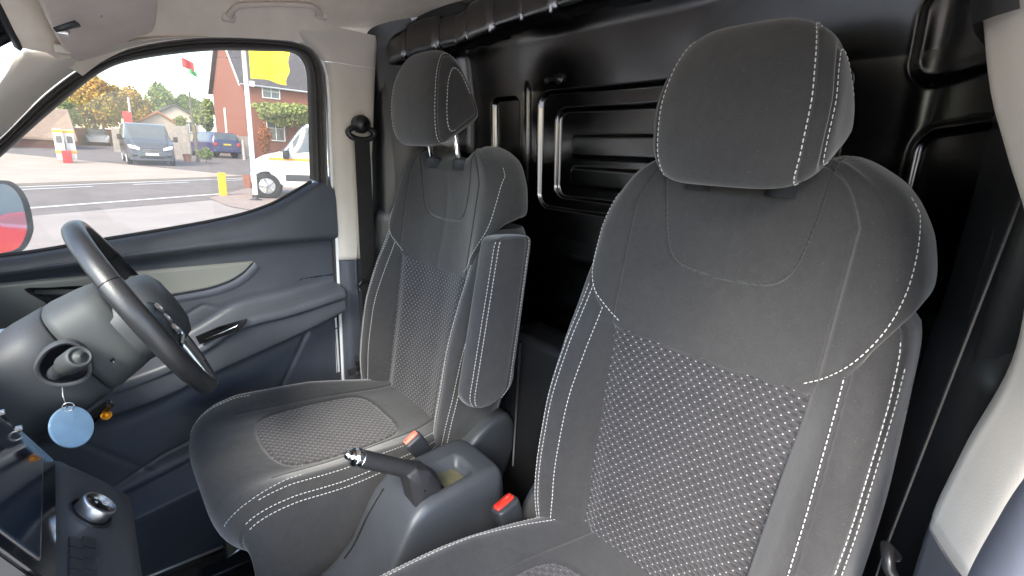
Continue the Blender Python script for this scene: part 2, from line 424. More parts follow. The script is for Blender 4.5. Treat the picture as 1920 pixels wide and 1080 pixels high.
# --- lower back: insert and bolsters
zz = np.linspace(.43, 1.05, 70)
Wl = pch([.43, .50, .58, .68, .78, .88, .96, 1.0, 1.03, 1.05], [.20, .228, .248, .257, .258, .254, .249, .246, .240, .222])
bl = pch([.43, .52, .62, .75, .88, .94, .98, 1.05], [.015, .040, .054, .056, .040, .024, .014, .0])
cl = pch([.43, .55, .75, .95, 1.05], [.004, .010, .020, .026, .026])
xi = pch([.43, .57, .80, .92, 1.05], [.130, .138, .150, .158, .160])
def low_sec(z):
    W, b, c, y, x = Wl(z), bl(z), cl(z), yb(z), xi(z)
    k = [(0, y+c), (.06, y+.9*c), (x-.03, y+.35*c), (x, y+.004), (x+.035, y-.7*b), (W-.035, y-b), (W-.012, y-b*.72+.004), (W-.001, y-.25*b+.02), (W, y+.05), (W-.004, y+.085), (W-.02, y+.115), (W-.06, y+.128), (0, y+.13)]
    q = cat(np.array(k), 260); return np.c_[q[:, 0], q[:, 1], np.full(260, z)]
BACK = Surf(zz, [low_sec(z) for z in zz])
# --- yoke (shoulder part)
ZT = 1.238
Wy = pch([.88, .95, 1.02, 1.08, 1.13, 1.17, 1.195, 1.215, 1.23, ZT], [.232, .238, .243, .242, .231, .210, .189, .160, .128, .10])
zy = np.r_[np.linspace(.86, 1.17, 40), ZT-.068*np.cos(np.linspace(0, math.pi/2, 24))[1:]]
def yoke_sec(z):
    W, y = Wy(z), yb(z)-.005
    c = float(pch([.86, .95, 1.05, 1.14, 1.20, ZT], [.026, .030, .034, .024, .008, .0])(z))
    r = .05; e = max(0.0, (z-(ZT-r))/r); ins = r*(1-math.sqrt(max(0, 1-min(e, 1)**2)))
    f = float(pch([.86, .98, 1.06, 1.15, ZT], [.030, .020, .008, .002, 0])(z)); y0 = y+ins*.95; d = .125-2*ins*.95
    x = min(.165, W*.72)
    k = [(0, y0+c), (.55*x, y0+.75*c), (x, y0+.002), (x+.45*(W-x), y0-f*.8), (W-.022, y0-f+.006), (W-.005, y0-f*.5+.2*d), (W, y0+.45*d), (W-.006, y0+.7*d), (W-.028, y0+.93*d), (W*.6, y0+d), (0, y0+d)]
    q = cat(np.array(k), 260); dip = np.clip((z-1.12)/(ZT-1.12), 0, 1); dip = dip*dip*(3-2*dip)
    return np.c_[q[:, 0], q[:, 1], z-.040*dip*np.exp(-(q[:, 0]/.095)**4)]
YOKE = Surf(zy, [yoke_sec(z) for z in zy])
zlow = pch([0, .08, .145, .16, .184, .205, .228, .25, .28, .33, .5], [.908, .910, .917, .924, .947, .973, 1.010, 1.038, 1.060, 1.07, 1.07])
BIB = [(-.120, 1.25), (-.116, 1.18), (-.106, 1.11), (-.095, 1.072), (-.078, 1.052), (-.05, 1.044), (0, 1.041), (.05, 1.044), (.078, 1.052), (.095, 1.072), (.106, 1.11), (.116, 1.18), (.120, 1.25)]
BIB = [tuple(p) for p in cat(BIB, 60)]

def build_backrest(seat):
    # insert
    nz, nx = 150, 90
    Z = np.linspace(.455, .955, nz); sI = BACK.s_at(xi(Z), Z)
    cI = np.linspace(-1, 1, nx)[None, :]; Zi = .455+(zlow(np.abs(cI)*.157)+.008-.455)*((Z-.455)/.5)[:, None]
    a = cI*np.interp(Zi, Z, sI); P = BACK(a, Zi); N = BACK.normal(a, Zi)
    P = P - N*groove((1-np.abs(np.linspace(-1, 1, nx)))[None, :]*.15, .006, .004)[..., None]
    uv = np.stack([P[..., 0], Zi], -1)
    ins = gobj('insert_panel', P, M['spacer'], seat, local=True, uv=uv.reshape(-1, 2), flip=True)
    ins['label'] = 'woven insert with rows of pale knots'
    Z = np.linspace(.455, 1.046, 170); sI = BACK.s_at(xi(Z), Z)
    for sg in (-1, 1):
        nb = 150; c = np.linspace(0, 1, nb)[None, :]; a = sg*(sI[:, None] + c*(1.0-sI[:, None])); Zg = Z[:, None]+0*a
        P = BACK(a, Zg); N = BACK.normal(a, Zg)
        L = np.interp(Z, BACK.ts, BACK.L)[:, None]; arc = np.abs(a)*L
        sA = BACK.s_at(np.where(Z < .60, np.interp(Z, [.455, .49, .54, .60], [.150, .168, .186, Wl(.60)-(.050 if sg > 0 else .062)]), Wl(Z)-(.050 if sg > 0 else .062)), Z)[:, None]*L; sB = BACK.s_at(Wl(Z)-(np.interp(Z, [.50, .95], [.018, .006]) if sg > 0 else .032), Z)[:, None]*L
        dd = groove(arc-sI[:, None]*L, .004, .004) + groove(arc-sA, .0022, .003) + groove(arc-sB, .0022, .003)
        P = P - N*dd[..., None]
        reg = (arc > sB)[:-1, :-1].astype(int)
        bo = split_obj(P, reg, ['bolster', 'back_cover'], [M['cloth'], M['cloth_side']], seat, flip=(sg > 0))
        for off, tgt, zr in ((-.0045, sA, (.47, .985)), (-.0045, sB, (.47, 1.02)), (+.007, sB, (.47, .99))):
            q = np.linspace(*zr, 140); aa = sg*(np.interp(q, Z, (tgt[:, 0]+off)/L[:, 0]))
            # the seams run together at top and bottom
            stitches(BACK(aa, q), BACK.normal(aa, q)*-1.0*(-1 if False else -1), 'stitching', bo[0])
    # yoke
    nv, nc = 280, 400
    cc = np.linspace(-1, 1, nc); v = np.linspace(0, 1, nv); v = 1-(1-v)**1.25
    # columns carry a fixed lateral measure; the seam columns fall on whole columns
    g = np.abs(cc)*2.0
    P = np.zeros((nv, nc, 3)); A = np.zeros((nv, nc)); Zg = np.zeros((nv, nc)); X = np.zeros((nv, nc))
    zs = np.linspace(.86, ZT, 240); s165 = YOKE.s_at(np.minimum(.163, Wy(zs)*.72), zs)
    smax = .80
    # lower edge: find z where the edge meets each column
    z0 = np.full(nc, .95)
    for _ in range(25):
        ss = np.interp(z0, zs, s165); a = np.where(g <= 1, g*ss, ss+(g-1)*(smax-ss)); L = np.interp(z0, YOKE.ts, YOKE.L)
        z0 = .5*z0 + .5*zlow(a*L)
    for j in range(nc):
        z = z0[j] + (ZT-1e-4-z0[j])*v; ss = np.interp(z, zs, s165); a = np.where(g[j] <= 1, g[j]*ss, ss+(g[j]-1)*(smax-ss))
        A[:, j] = a*np.sign(cc[j]); Zg[:, j] = z
    X = YOKE(A, Zg)
    sd = seg_dist(np.stack([X[..., 0], Zg], -1), BIB)
    ins_ = inside(np.stack([X[..., 0], Zg], -1), BIB)
    P = X; N = YOKE.normal(A, Zg)
    edge = (Zg-z0[None, :])
    dd = groove(sd, .0016, .0045) + np.where(Zg < 1.225, groove((g[None, :]-1)*.165, .0016, .0045), 0) + .009*np.exp(-edge/.004)
    P = P - N*dd[..., None]
    cx = .5*(X[:-1, :-1, 0]+X[1:, 1:, 0]); cz = .5*(Zg[:-1, :-1]+Zg[1:, 1:]); gm = .5*(g[:-1]+g[1:])[None, :]+0*cz
    reg = np.where(inside(np.stack([cx, cz], -1), BIB) & (np.abs(cx) < .13), 1, np.where(gm > 1, np.where(cx < 0, 2, 3), 0))
    pans = split_obj(P, reg, ['shoulder_panel', 'bib_panel', 'shoulder_wing', 'shoulder_wing'], [M['cloth'], M['cloth'], M['cloth'], M['cloth']], seat, flip=True)
    # back of the yoke and its top closing
    nb = 24; zb = np.r_[np.linspace(1.03, ZT-.07, 14), np.linspace(ZT-.065, ZT-1e-4, 12)]; ab = np.linspace(smax-.01, 1.0, nb)
    for sg in (-1, 1):
        gobj('back_cover', YOKE(sg*ab[None, :]+0*zb[:, None], zb[:, None]+0*ab[None, :]), M['cloth_side'], seat, local=True, flip=(sg > 0))
    tf = YOKE(np.linspace(-1, 1, 60), np.full(60, ZT-1e-4)); tp = np.stack([tf, np.c_[tf[:, 0], np.full(60, tf[:, 1].mean()), tf[:, 2]+.001]], 0)
    gobj('top_piping', tp, M['cloth'], seat, local=True)
    # double stitching along the lower edge of the yoke, from the sides to the insert's corners
    for sg, wi in ((-1, 2), (1, 3)):
        q = cat([(.150, .936), (.175, .956), (.200, .986), (.217, 1.022), (.225, 1.06), (.226, 1.10), (.219, 1.145), (.204, 1.182)], 120)
        aa = sg*YOKE.s_at(np.minimum(q[:, 0], Wy(q[:, 1])-.002), q[:, 1])
        stitches(YOKE(aa, q[:, 1]), YOKE.normal(aa, q[:, 1]), 'stitching', pans[wi], lift=.001)
def build_headrest(seat, dz, dy):
    prof = cat([(.655, 1.192), (.638, 1.225), (.634, 1.29), (.642, 1.35), (.662, 1.392), (.69, 1.402), (.715, 1.385), (.745, 1.325), (.768, 1.272), (.763, 1.252), (.725, 1.224), (.685, 1.198)], 110, closed=True)
    ce = np.array([.697, 1.285]); hw = pch([1.18, 1.20, 1.24, 1.29, 1.34, 1.375, 1.403], [.108, .114, .123, .125, .117, .105, .086])
    uu = np.linspace(-1, 1, 150); ph = np.sign(uu)*(math.pi/2-1e-5)*np.sin(np.abs(uu)*math.pi/2)**2
    def S(p, q):
        """p: side angle, q: point on the profile"""
        k = np.abs(np.cos(p))**.42; sx = np.sign(np.sin(p))*np.abs(np.sin(p))**.42
        yz = ce+(q-ce)*k[..., None]; w = hw(np.clip(yz[..., 1], 1.18, 1.403))
        y_in = .012*(sx**2)*np.clip((ce[0]+.01-q[..., 0])/.05, 0, 1)*np.abs(np.cos(p))**.3                 # the face curves away to the sides
        return np.stack([w*sx, yz[..., 0]+y_in+dy, yz[..., 1]+dz], -1)
    nq = len(prof); Pp, Qi = np.meshgrid(ph, np.arange(nq), indexing='ij'); P = S(Pp, prof[Qi])
    Nn = np.cross(np.gradient(P, axis=0), np.gradient(P, axis=1)); Nn /= np.linalg.norm(Nn, axis=-1, keepdims=True)+1e-12
    c0 = np.array([0, ce[0]+dy, ce[1]+dz])
    if ((P[75, 20]-c0)@Nn[75, 20]) < 0: Nn = -Nn
    s1, s2 = .72, 1.16          # seam angles: face/gusset and gusset/side
    kk = np.abs(ph)
    i1 = np.argmin(np.abs(ph-s1)); i2 = np.argmin(np.abs(ph-s2))
    arc = np.r_[0, np.cumsum(np.linalg.norm(np.diff(P[:, 20], axis=0), axis=1))]
    dd = np.zeros(len(ph))
    for i in (i1, i2, 149-i1, 149-i2): dd += groove(arc-arc[i], .0022, .0028)
    P = P - Nn*dd[:, None, None]
    F = gfaces(150, nq, False, True); rows = np.repeat(np.arange(149), nq)
    reg = np.where(rows < 149-i2, 2, np.where(rows < 149-i1, 1, np.where(rows < i1, 0, np.where(rows < i2, 1, 2))))
    V = P.reshape(-1, 3)
    hr = None
    for r, nm, mt in ((0, 'headrest', 'cloth'), (1, 'gusset', 'cloth_dark'), (2, 'side_panel', 'cloth_dark')):
        for sg in ((0,) if r == 0 else (-1, 1)):
            msk = (reg == r) & ((rows < 75) if sg == -1 else (rows >= 75) if sg == 1 else True)
            f = F[msk]; u, inv = np.unique(f, return_inverse=True); fl_ = inv.reshape(f.shape).tolist()
            o = mobj(nm, V[u], fl_, M[mt], seat if r == 0 else hr, local=True)
            if r == 0: hr = o
    for i, off in ((i1, -1), (i2, 1), (149-i1, 1), (149-i2, -1)):
        ii = i+off*2; q = np.r_[np.arange(100, nq), np.arange(0, 62)] if i in (i1, 149-i1) else np.r_[np.arange(104, nq), np.arange(0, 70)]
        stitches(P[ii, q]+0*Nn[ii, q], Nn[ii, q], 'stitching', hr, lift=.0006)
    for sx in (-1, 1):
        mb = MB(); x = sx*.062
        mb.tube([(x, .702, 1.17), (x, .700+dy*.35, 1.215+dz), (x, .700+dy, 1.30+dz)], .0065, 12); mb.build('headrest_post', M['chrome'], seat, local=True)
        mb = MB(); mb.lathe([(.021, 1.170), (.021, 1.1905), (.018, 1.196), (.010, 1.198), (.007, 1.1985)], (x, .702, 0), n=20); mb.build('post_guide', M['dark_plastic'], seat, local=True)
# --- cushion
cy_prof = cat([(.215, .437), (.165, .438), (.122, .458), (.100, .493), (.106, .53), (.14, .553), (.20, .560), (.32, .553), (.45, .548), (.55, .545), (.63, .552)], 90)
ct = np.linspace(0, 1, 90)
cW = pch([0, .10, .25, .35, .55, .8, 1.0], [.205, .222, .240, .250, .256, .232, .185])
def cush_sec(t):
    i = t*89; y = np.interp(i, np.arange(90), cy_prof[:, 0]); z = np.interp(i, np.arange(90), cy_prof[:, 1]); W = float(cW(t))
    lip = np.clip((z-.437)/.116, 0, 1); top = np.clip((t-.22)/.2, 0, 1)*(1-.8*np.clip((t-.68)/.25, 0, 1))
    hs = [(0, -.004), (.09, -.003), (.14, .0), (.185, .018*top), (.215, .026*top), (.240, .012*top), (.254, -.018), (.260, -.06), (.261, -.11), (.256, -.19)]
    q = []
    for (lx, dz) in hs:
        e = lx/.26; yy = y + .055*e**5*np.clip(1-(t-.1)/.45, 0, 1)
        q.append((lx*W/.258, yy + (0 if dz > 0 else .02*abs(dz)/.19*np.clip(1-t*2.5, 0, 1)), z + (dz if dz > 0 else dz*max(lip, .03))))
    return cat(np.array(q), 260)
CUSH = Surf(ct, [cush_sec(t) for t in ct])
CINS = [tuple(p) for p in cat([(0, .520), (-.07, .516), (-.108, .500), (-.124, .465), (-.132, .38), (-.128, .295), (-.112, .252), (-.07, .232), (0, .226), (.07, .232), (.112, .252), (.128, .295), (.132, .38), (.124, .465), (.108, .500), (.07, .516), (0, .520)], 120)]
def build_cushion(seat):
    nt, ns = 220, 300
    t = np.linspace(0, 1, nt); a = np.linspace(-1, 1, ns); A, T = np.meshgrid(a, t); 
    P = CUSH(A, T); N = CUSH.normal(A, T, .004, .006)
    if N[150, 150, 2] < 0: N = -N; 
    XY = P[..., :2].copy(); topm = T > .30
    sd = np.where(topm, seg_dist(XY, CINS), 9)
    # snap the grid onto the insert's outline
    L = np.interp(T, CUSH.ts, CUSH.L); arc = np.abs(A)*L
    s1 = CUSH.s_at(cW(t)*.93, t)[:, None]*L; s2 = s1+.010
    dd = groove(sd, .003, .004) + np.where(T > .12, groove(arc-s2, .0025, .0035), 0) + np.where((np.abs(A) < .99), 0, 0)
    # bolster seam across the top, and the seam where the back tucks in
    s0 = CUSH.s_at(cW(t)*.60, t)[:, None]*L; dd = dd + np.where(T > .40, groove(arc-s0, .003, .003), 0)
    P = P - N*dd[..., None]
    cxy = .25*(XY[:-1, :-1]+XY[1:, :-1]+XY[:-1, 1:]+XY[1:, 1:])
    reg = np.where(inside(cxy, CINS) & topm[:-1, :-1], 1, np.where((arc > s2)[:-1, :-1], np.where(A[:-1, :-1] < 0, 2, 3), 0))
    flip = (np.cross(P[151, 150]-P[150, 150], P[150, 151]-P[150, 150])[2] < 0)
    pan = split_obj(P, reg, ['cushion', 'cushion_insert', 'cushion_side', 'cushion_side'], [M['cloth'], M['spacer_fine'], M['cloth_side'], M['cloth_side']], seat, uv=XY, flip=flip)
    for sg in (-1, 1):
        for off, tr in ((-.006, (.27, .97)), (.006, (.27, .97)), (-.030, (.33, .97))):
            q = np.linspace(*tr, 160); aa = sg*np.interp(q, t, (s2[:, 0]+off)/L[:, 0]); n = CUSH.normal(aa, q, .004, .006)
            n = n*np.sign((n*np.array([sg*.3, 0, 1.0])).sum(-1))[:, None]
            stitches(CUSH(aa, q), n, 'stitching', pan[0])
        # stitched dart on the front corner
        q = np.linspace(.235, .46, 50); aa = sg*np.interp(q, [.20, .24, .30, .46], np.array([.56, .50, .47, .455])); n = CUSH.normal(aa, q, .004, .006); n *= np.sign(n[:, 2:3]+1e-6)
        stitches(CUSH(aa, q), n, 'stitching', pan[0])
    # underside: pan and base
    mb = MB(); mb.box((-.215, .24, .22), (.215, .62, .40), .03); mb.build('seat_pan', M['dark_plastic'], seat, local=True)
mesh_fabric('spacer_fine', (.062, .058, .060), (.28, .27, .27), .0165, .0085)
def build_base(seat):
    for sx in (-1, 1):
        mb = MB(); mb.box((sx*.19-.025, .10, .082), (sx*.19+.025, .66, .125), .006); mb.box((sx*.19-.012, .16, .12), (sx*.19+.012, .60, .24), .004)
        mb.build('seat_rail', M['black_plastic'], seat, local=True)
def recliner(seat, sg):
    """plastic cover over the backrest hinge"""
    pts = cat([(.535, .43), (.555, .48), (.585, .535), (.63, .580), (.68, .602), (.72, .596), (.738, .55), (.73, .48), (.70, .42), (.61, .39)], 60, closed=True)
    n = len(pts); ce = pts.mean(0); rows = []
    for (x, k) in ((.225, 1.0), (.266, 1.0), (.275, .975), (.279, .93), (.281, .8), (.281, .02)):
        q = ce+(pts-ce)*k; rows.append(np.c_[np.full(n, sg*x), q])
    P = np.stack(rows)
    a = gobj('hinge_cover', P[1:], M['dark_plastic'], seat, cv=True, local=True, flip=(sg < 0))
    gobj('cover_rim', P[:2], M['mid_plastic'], a, cv=True, local=True, flip=(sg < 0))
def armrest(seat):
    # folded up beside the backrest
    zs = np.linspace(0, 1, 60); rows = []
    axis0 = np.array([.292, .622, .665]); axis1 = np.array([.292, .668, 1.045])
    m = 96; an = np.linspace(0, 2*math.pi, m, endpoint=False)
    sup = lambda c, e: np.sign(c)*np.abs(c)**e
    for t in np.r_[np.linspace(0, .12, 16)[:-1], np.linspace(.12, .9, 40), np.linspace(.9, 1, 16)[1:]]:
        if t < .12: k = math.sqrt(max(0, 1-((.12-t)/.12)**2))
        elif t > .93: k = max(.02, (1-((t-.93)/.07)**4)**.5) if t < 1 else .02
        else: k = 1
        k = max(k, .02); c = axis0+(axis1-axis0)*t; w = .0285+.002*t; d = .058+.012*(1-t)
        kk = k if t < .12 else .55+.45*k
        if t >= 1 or k <= .021: kk = .02
        x = c[0]+w*(.6+.4*kk if kk > .03 else kk)*sup(np.cos(an), .68); y = c[1]+d*kk*sup(np.sin(an), .70) + (.0 if t > .12 else -.012*(1-k))
        rows.append(np.c_[x, y, np.full(m, c[2])])
    P = np.stack(rows); N = np.cross(np.gradient(P, axis=0), np.gradient(P, axis=1)); N /= np.linalg.norm(N, axis=-1, keepdims=True)+1e-12
    ce = P.mean((0, 1)); 
    if ((P[35, 0]-ce)@N[35, 0]) < 0: N = -N
    arm = None
    cols = [int(m*.60), int(m*.885), int(m*.085)]                   # seams down the corners
    dist = np.min([np.abs(np.arange(m)-c) for c in cols], axis=0)*.0028
    P = P - N*groove(dist, .0025, .003)[None, :, None]
    arm = gobj('armrest', P, M['cloth_side'], seat, cv=True, local=True)
    for c in cols:
        for off in (-2, 2):
            if c == cols[2] and off == -2: continue
            stitches(P[4:-3, c+off], N[4:-3, c+off], 'stitching', arm)
    mb = MB(); mb.lathe([(.03, 0), (.03, .03)], (.240, .70, .70), (1, 0, 0), 20); mb.build('armrest_pivot', M['dark_plastic'], seat, local=True)
def make_seat(name, label, loc, dz, dy, driver):
    s = thing(name, label, 'seat', loc, 'front seats in front of the bulkhead')
    build_backrest(s); build_headrest(s, dz, dy); build_cushion(s); build_base(s)
    recliner(s, 1); recliner(s, -1)
    if driver: armrest(s)
    return s
DRV = make_seat('car_seat', 'dark grey cloth seat with raised armrest, facing the steering wheel', (-.37, 0, 0), .030, -.045, True)
PAS = make_seat('car_seat', 'large dark grey cloth seat nearest, without armrest, right of the handbrake', (.37, .026, 0), -.011, -.014, False)
# ------------------------------------------------------------------ cabin shell
def yz(pts):                       # table (y, z) -> function
    a = np.array(pts, float); return pch(a[:, 0], a[:, 1])
def loft(rows, n, closed=False):
    """rows: list of stations, each a list of 3-D points; resampled to n points each"""
    return np.stack([cat(np.array(r), n) for r in rows])
fA = yz([(-.60, .925), (-.141, .95), (.017, .973), (.151, .993), (.29, 1.019), (.373, 1.046), (.445, 1.085), (.496, 1.114), (.535, 1.128)])
fB = yz([(-.60, .90), (-.158, .92), (.05, .937), (.222, .95), (.316, .954), (.535, .960)])
fC = yz([(-.60, .90), (-.161, .905), (.315, .907), (.535, .908)])
fArm = yz([(-.60, .60), (-.25, .615), (-.05, .635), (.08, .672), (.172, .717), (.273, .763), (.38, .776), (.535, .806)])
fArmLo = yz([(-.60, .52), (-.25, .535), (0, .565), (.204, .632), (.434, .70), (.535, .735)])
fPk = yz([(-.60, .21), (-.059, .324), (.147, .379), (.40, .44), (.535, .47)])
fPk2 = yz([(-.60, .20), (-.051, .286), (.149, .325), (.40, .375), (.535, .40)])
fSeal = yz([(-.42, .90), (-.30, 1.01), (-.20, 1.11), (-.12, 1.188), (-.035, 1.287), (.047, 1.357), (.153, 1.409), (.268, 1.441), (.427, 1.462), (.489, 1.457)])

def door_rows(sx, ys):
    rows = []
    for y in ys:
        a, b, c, m, l, p, q = (float(f(y)) for f in (fA, fB, fC, fArm, fArmLo, fPk, fPk2))
        b = min(b, a-.02); hi = max(0.0, a-b-.035)
        k = float(np.clip((y-(-.05))/.2, 0, 1)); k = k*k*(3-2*k)          # the armrest fades out forwards
        r = [(-.738, a-.004), (-.730, a), (-.712, a-.004), (-.698, a-.016), (-.690, a-.030-.4*hi), (-.6865, b+.010), (-.688, b), (-.696, b-.008),
             (-.7115, b-.020), (-.7150, c-.010), (-.7155, c-.07), (-.7155, m+.05), (-.713, m+.018), (-.700+.018*k, m+.006), (-.690+.034*k, m), (-.684+.037*k, m-.008), (-.683+.037*k, m-.024),
             (-.684+.033*k, m-.030), (-.684+.033*k, l+.010), (-.688+.030*k, l), (-.700+.012*k, l-.010), (-.715, l-.028), (-.7165, l-.07), (-.7165, p+.05), (-.712, p+.010), (-.700, p+.002), (-.692, p-.002), (-.652, q+.004), (-.646, q-.004), (-.646, q-.03), (-.650, .16), (-.655, .10)]
        rows.append([(sx*-x, y, z) for x, z in r])
    return rows
def panel_seams(P, sx):
    return P
# --- driver's door
DOOR = thing('van_door', 'closed driver door with navy trim, pale inlay and open view through its window', 'door', (-.72, .0, .10))
ys = np.r_[np.linspace(-.60, -.2, 14)[:-1], np.linspace(-.2, .538, 110)]
P = loft(door_rows(-1, ys), 260)
# shallow press lines: slanting groove behind the armrest, curved crease in the map pocket
def door_pt(px, py, x=-.7155): return at(px, py, x=x)[1:]
g1 = [door_pt(*p) for p in ((578, 620), (555, 668), (533, 714), (515, 750))]
g2 = [door_pt(*p) for p in ((330, 645), (350, 590), (380, 572), (410, 577), (440, 590), (458, 596))]
g3 = [door_pt(*p) for p in ((160, 833), (215, 857), (300, 892))]
g4 = [door_pt(*p) for p in ((195, 925), (310, 850), (380, 815))]
yzg = P[..., 1:]
flat = P[..., 0] < -.7135
for g, w, d in ((g1, .004, .006), (g2, .0035, .003), (g3, .003, .003), (g4, .003, .003)):
    P[..., 0] -= np.where(flat, groove(seg_dist(yzg, g), w, d), 0)
split_i = 92                                # upper trim / lower trim
dp = gobj('door_trim', P, M['navy'], DOOR, flip=True)
# pale inlay
lowI = yz([(-.60, .74), (-.163, .786), (-.109, .793), (.1, .829), (.20, .838), (.245, .849), (.284, .869), (.308, .892), (.3155, .9005)])
ysI = np.r_[np.linspace(-.60, .24, 90), np.linspace(.24, .3155, 40)[1:]]
rows = []
for y in ysI:
    lo, hi = float(lowI(y)), float(fC(y))-.006; t = np.linspace(0, 1, 24); e = np.minimum(np.minimum(t, 1-t)*(hi-lo)/.006, 1)
    e2 = np.minimum(e, np.clip((.3165-y)/.006, 0, 1)); rows.append(np.c_[np.full(24, -.7165)+.0105*np.sqrt(np.clip(1-(1-e2)**2, 0, 1)), np.full(24, y), lo+(hi-lo)*t])
P = np.stack(rows)
inl = gobj('door_inlay', P, M['silver_grey'], DOOR); inl['label'] = 'pale silver-grey blade-shaped inlay'
# navy bevel under the inlay
P = np.stack([np.c_[np.full(len(ysI), -.7125), ysI, lowI(ysI)-.002], np.c_[np.full(len(ysI), -.7065), ysI+.003, lowI(ysI)-.006], np.c_[np.full(len(ysI), -.7155), ysI+.016, lowI(ysI)-.022]])
gobj('inlay_bevel', P, M['navy_light'], DOOR, flip=True)
# inner release handle in its dark scoop
sc = np.array([at(*p, x=-.7045) for p in ((45, 542), (90, 539), (165, 537), (172, 560), (150, 583), (105, 583), (82, 566))])
scp = cat(sc, 40, closed=True); ce = scp.mean(0); 
P = np.stack([scp+[.0005, 0, 0], ce+(scp-ce)*.97+[.001, 0, 0], ce+(scp-ce)*.93+[-.0005, 0, 0], ce+(scp-ce)*.02+[-.0005, 0, 0]])
so_ = gobj('handle_scoop', P, M['black_plastic'], DOOR, cv=True)
mb = MB(); a, b = at(66, 549, x=-.698), at(168, 552, x=-.698); mb.tube([a, (a+b)/2+[.004, 0, .002], b], [.006, .009, .010], 10); mb.build('release_handle', M['grey_plastic'], so_)
# armrest switch recess with bright strip
q = [at(*p, x=-.6445) for p in ((366, 631), (410, 612), (463, 597), (462, 604), (447, 619), (405, 634), (374, 645))]
mb = MB(); mb.prism(q, (.004, 0, 0)); rec = mb.build('pull_recess', M['gloss_black'], DOOR, smooth=False)
mb = MB(); mb.tube([at(*p, x=-.6402) for p in ((385, 636), (415, 624), (444, 611), (450, 604))], .0009, 6); mb.build('recess_trim', M['chrome'], rec)
# armrest lip line, loudspeaker-free lower pocket left plain; door edge and painted strip
mb = MB(); yy = np.linspace(1.10, .12, 40)
edge = np.array([(-.700, np.interp(z, [.1, .95, 1.10], [.545, .5385, .531]), z) for z in yy]); edge = np.vstack([[(-.697, .492, 1.459), (-.697, .515, 1.438), (-.697, .528, 1.40), (-.697, .5305, 1.33), (-.698, .530, 1.20)], edge])  # upper run paints in the light caught by the pillar's front edge
mb.tube(edge, .0052, 8); mb.build('painted_edge', M['white_paint'], DOOR)
mb = MB(); mb.box((-.79, .528, .10), (-.7165, .545, 1.10)); mb.box((-.80, -.60, .10), (-.745, .53, .92)); mb.build('door_shell', M['white_paint'], DOOR, smooth=False)
# --- window frame and seals
si = [(-.42, .92), (-.30, .985), (-.20, 1.08), (-.127, 1.153), (-.041, 1.246), (.051, 1.336), (.129, 1.377), (.267, 1.417), (.40, 1.438), (.452, 1.443), (.477, 1.432), (.490, 1.400), (.491, 1.33), (.488, 1.22), (.486, 1.116)]
so2 = [(-.45, .935), (-.30, 1.02), (-.20, 1.11), (-.12, 1.188), (-.035, 1.287), (.047, 1.357), (.153, 1.409), (.268, 1.441), (.42, 1.462), (.480, 1.457), (.508, 1.434), (.520, 1.39), (.522, 1.325), (.521, 1.20), (.521, 1.10)]
ci = cat(si, 160); cw = cat(so2, 160)
prof = [(-.06, -.742), (0.0, -.733), (.06, -.722), (.30, -.712), (.42, -.7115), (.46, -.716), (.50, -.716), (.54, -.708), (.62, -.7015), (.70, -.703), (.74, -.711), (.78, -.711), (.82, -.700), (.90, -.6945), (1.0, -.700), (1.03, -.72)]
P = np.stack([np.stack([np.c_[np.full(1, x), (ci[k]+(cw[k]-ci[k])*f)[None, :]][0] for f, x in prof]) for k in range(160)])
wf_ = gobj('window_frame', P[:, :9], M['rubber_brown'], DOOR, flip=True); gobj('seal_lip', P[:, 8:], M['seal_lip'], wf_, flip=True)
cb = np.array([(y, float(fA(y))+.002) for y in np.linspace(.486, -.42, 80)])
mb = MB(); mb.tube(np.c_[np.full(80, -.737), cb], .0045, 8); mb.build('waist_seal', M['rubber'], DOOR)
poly = np.vstack([cat([(a+.0, b) for a, b in si], 60), cb+[0, -.03]])
mb = MB(); n = len(poly)
xg = lambda z: -.748+.0*z
V = np.c_[[xg(z) for z in poly[:, 1]], poly]
wg = mobj('window_glass', V, [list(range(n))], M['window_glass'], DOOR, smooth=False)

def side_edge(y):
    """where the headlining meets the door frame: x, z"""
    if y < .0: t = max(0.0, (y+.06)/.06); return (-.615-.079*t, 1.350+(1.325-1.350)*t)
    return (-.694, float(pch([0, .047, .153, .268, .427, .50, .56, .70], [1.325, 1.360, 1.411, 1.443, 1.465, 1.472, 1.490, 1.515])(min(y, .7))))
def roof_z(y): return float(pch([-.12, 0, .2, .5, .8, .95], [1.49, 1.515, 1.55, 1.58, 1.60, 1.60])(y))
# --- headlining
rows = []
for y in np.r_[np.linspace(-.10, .0, 6)[:-1], np.linspace(0, .80, 40)]:
    x0, z0 = side_edge(y); zr = roof_z(y); k = np.clip((y+.1)/.1, 0, 1)
    half = [(x0, z0-.004*k), (x0+.010, z0+.006), (x0+.030, z0+.022), (x0+.075, z0+.45*(zr-z0)), (x0+.15, z0+.72*(zr-z0)), (x0+.26, z0+.90*(zr-z0)), (-.18, zr-.003), (0, zr)]
    full = half + [(-x, z) for x, z in half[-2::-1]]
    rows.append([(x, y, z) for x, z in full])
P = loft(rows, 150)
P[..., 1] += np.clip(1-(P[..., 1]+.10)/.20, 0, 1)*np.interp(np.abs(P[..., 0]), [0, .40, .50, .60, .62], [-.08, -.02, .015, .040, .042])
# moulded dish round the grab handle
for sg in (-1, 1):
    d = ((P[..., 1]-.36)/.13)**2 + ((P[..., 0]-sg*.60)/.05)**2
    P[..., 2] += .012*np.exp(-d**2)*.6
roof = gobj('headlining', P, M['lining']); tag(roof, kind='structure')
rows = np.stack([P[0], P[0]+[0, -.004, -.006], P[0]+[0, -.012, .0], P[0]+[0, -.014, .02]])
tag(gobj('windscreen_header', rows, M['rubber']), kind='structure')
mb = MB(); 
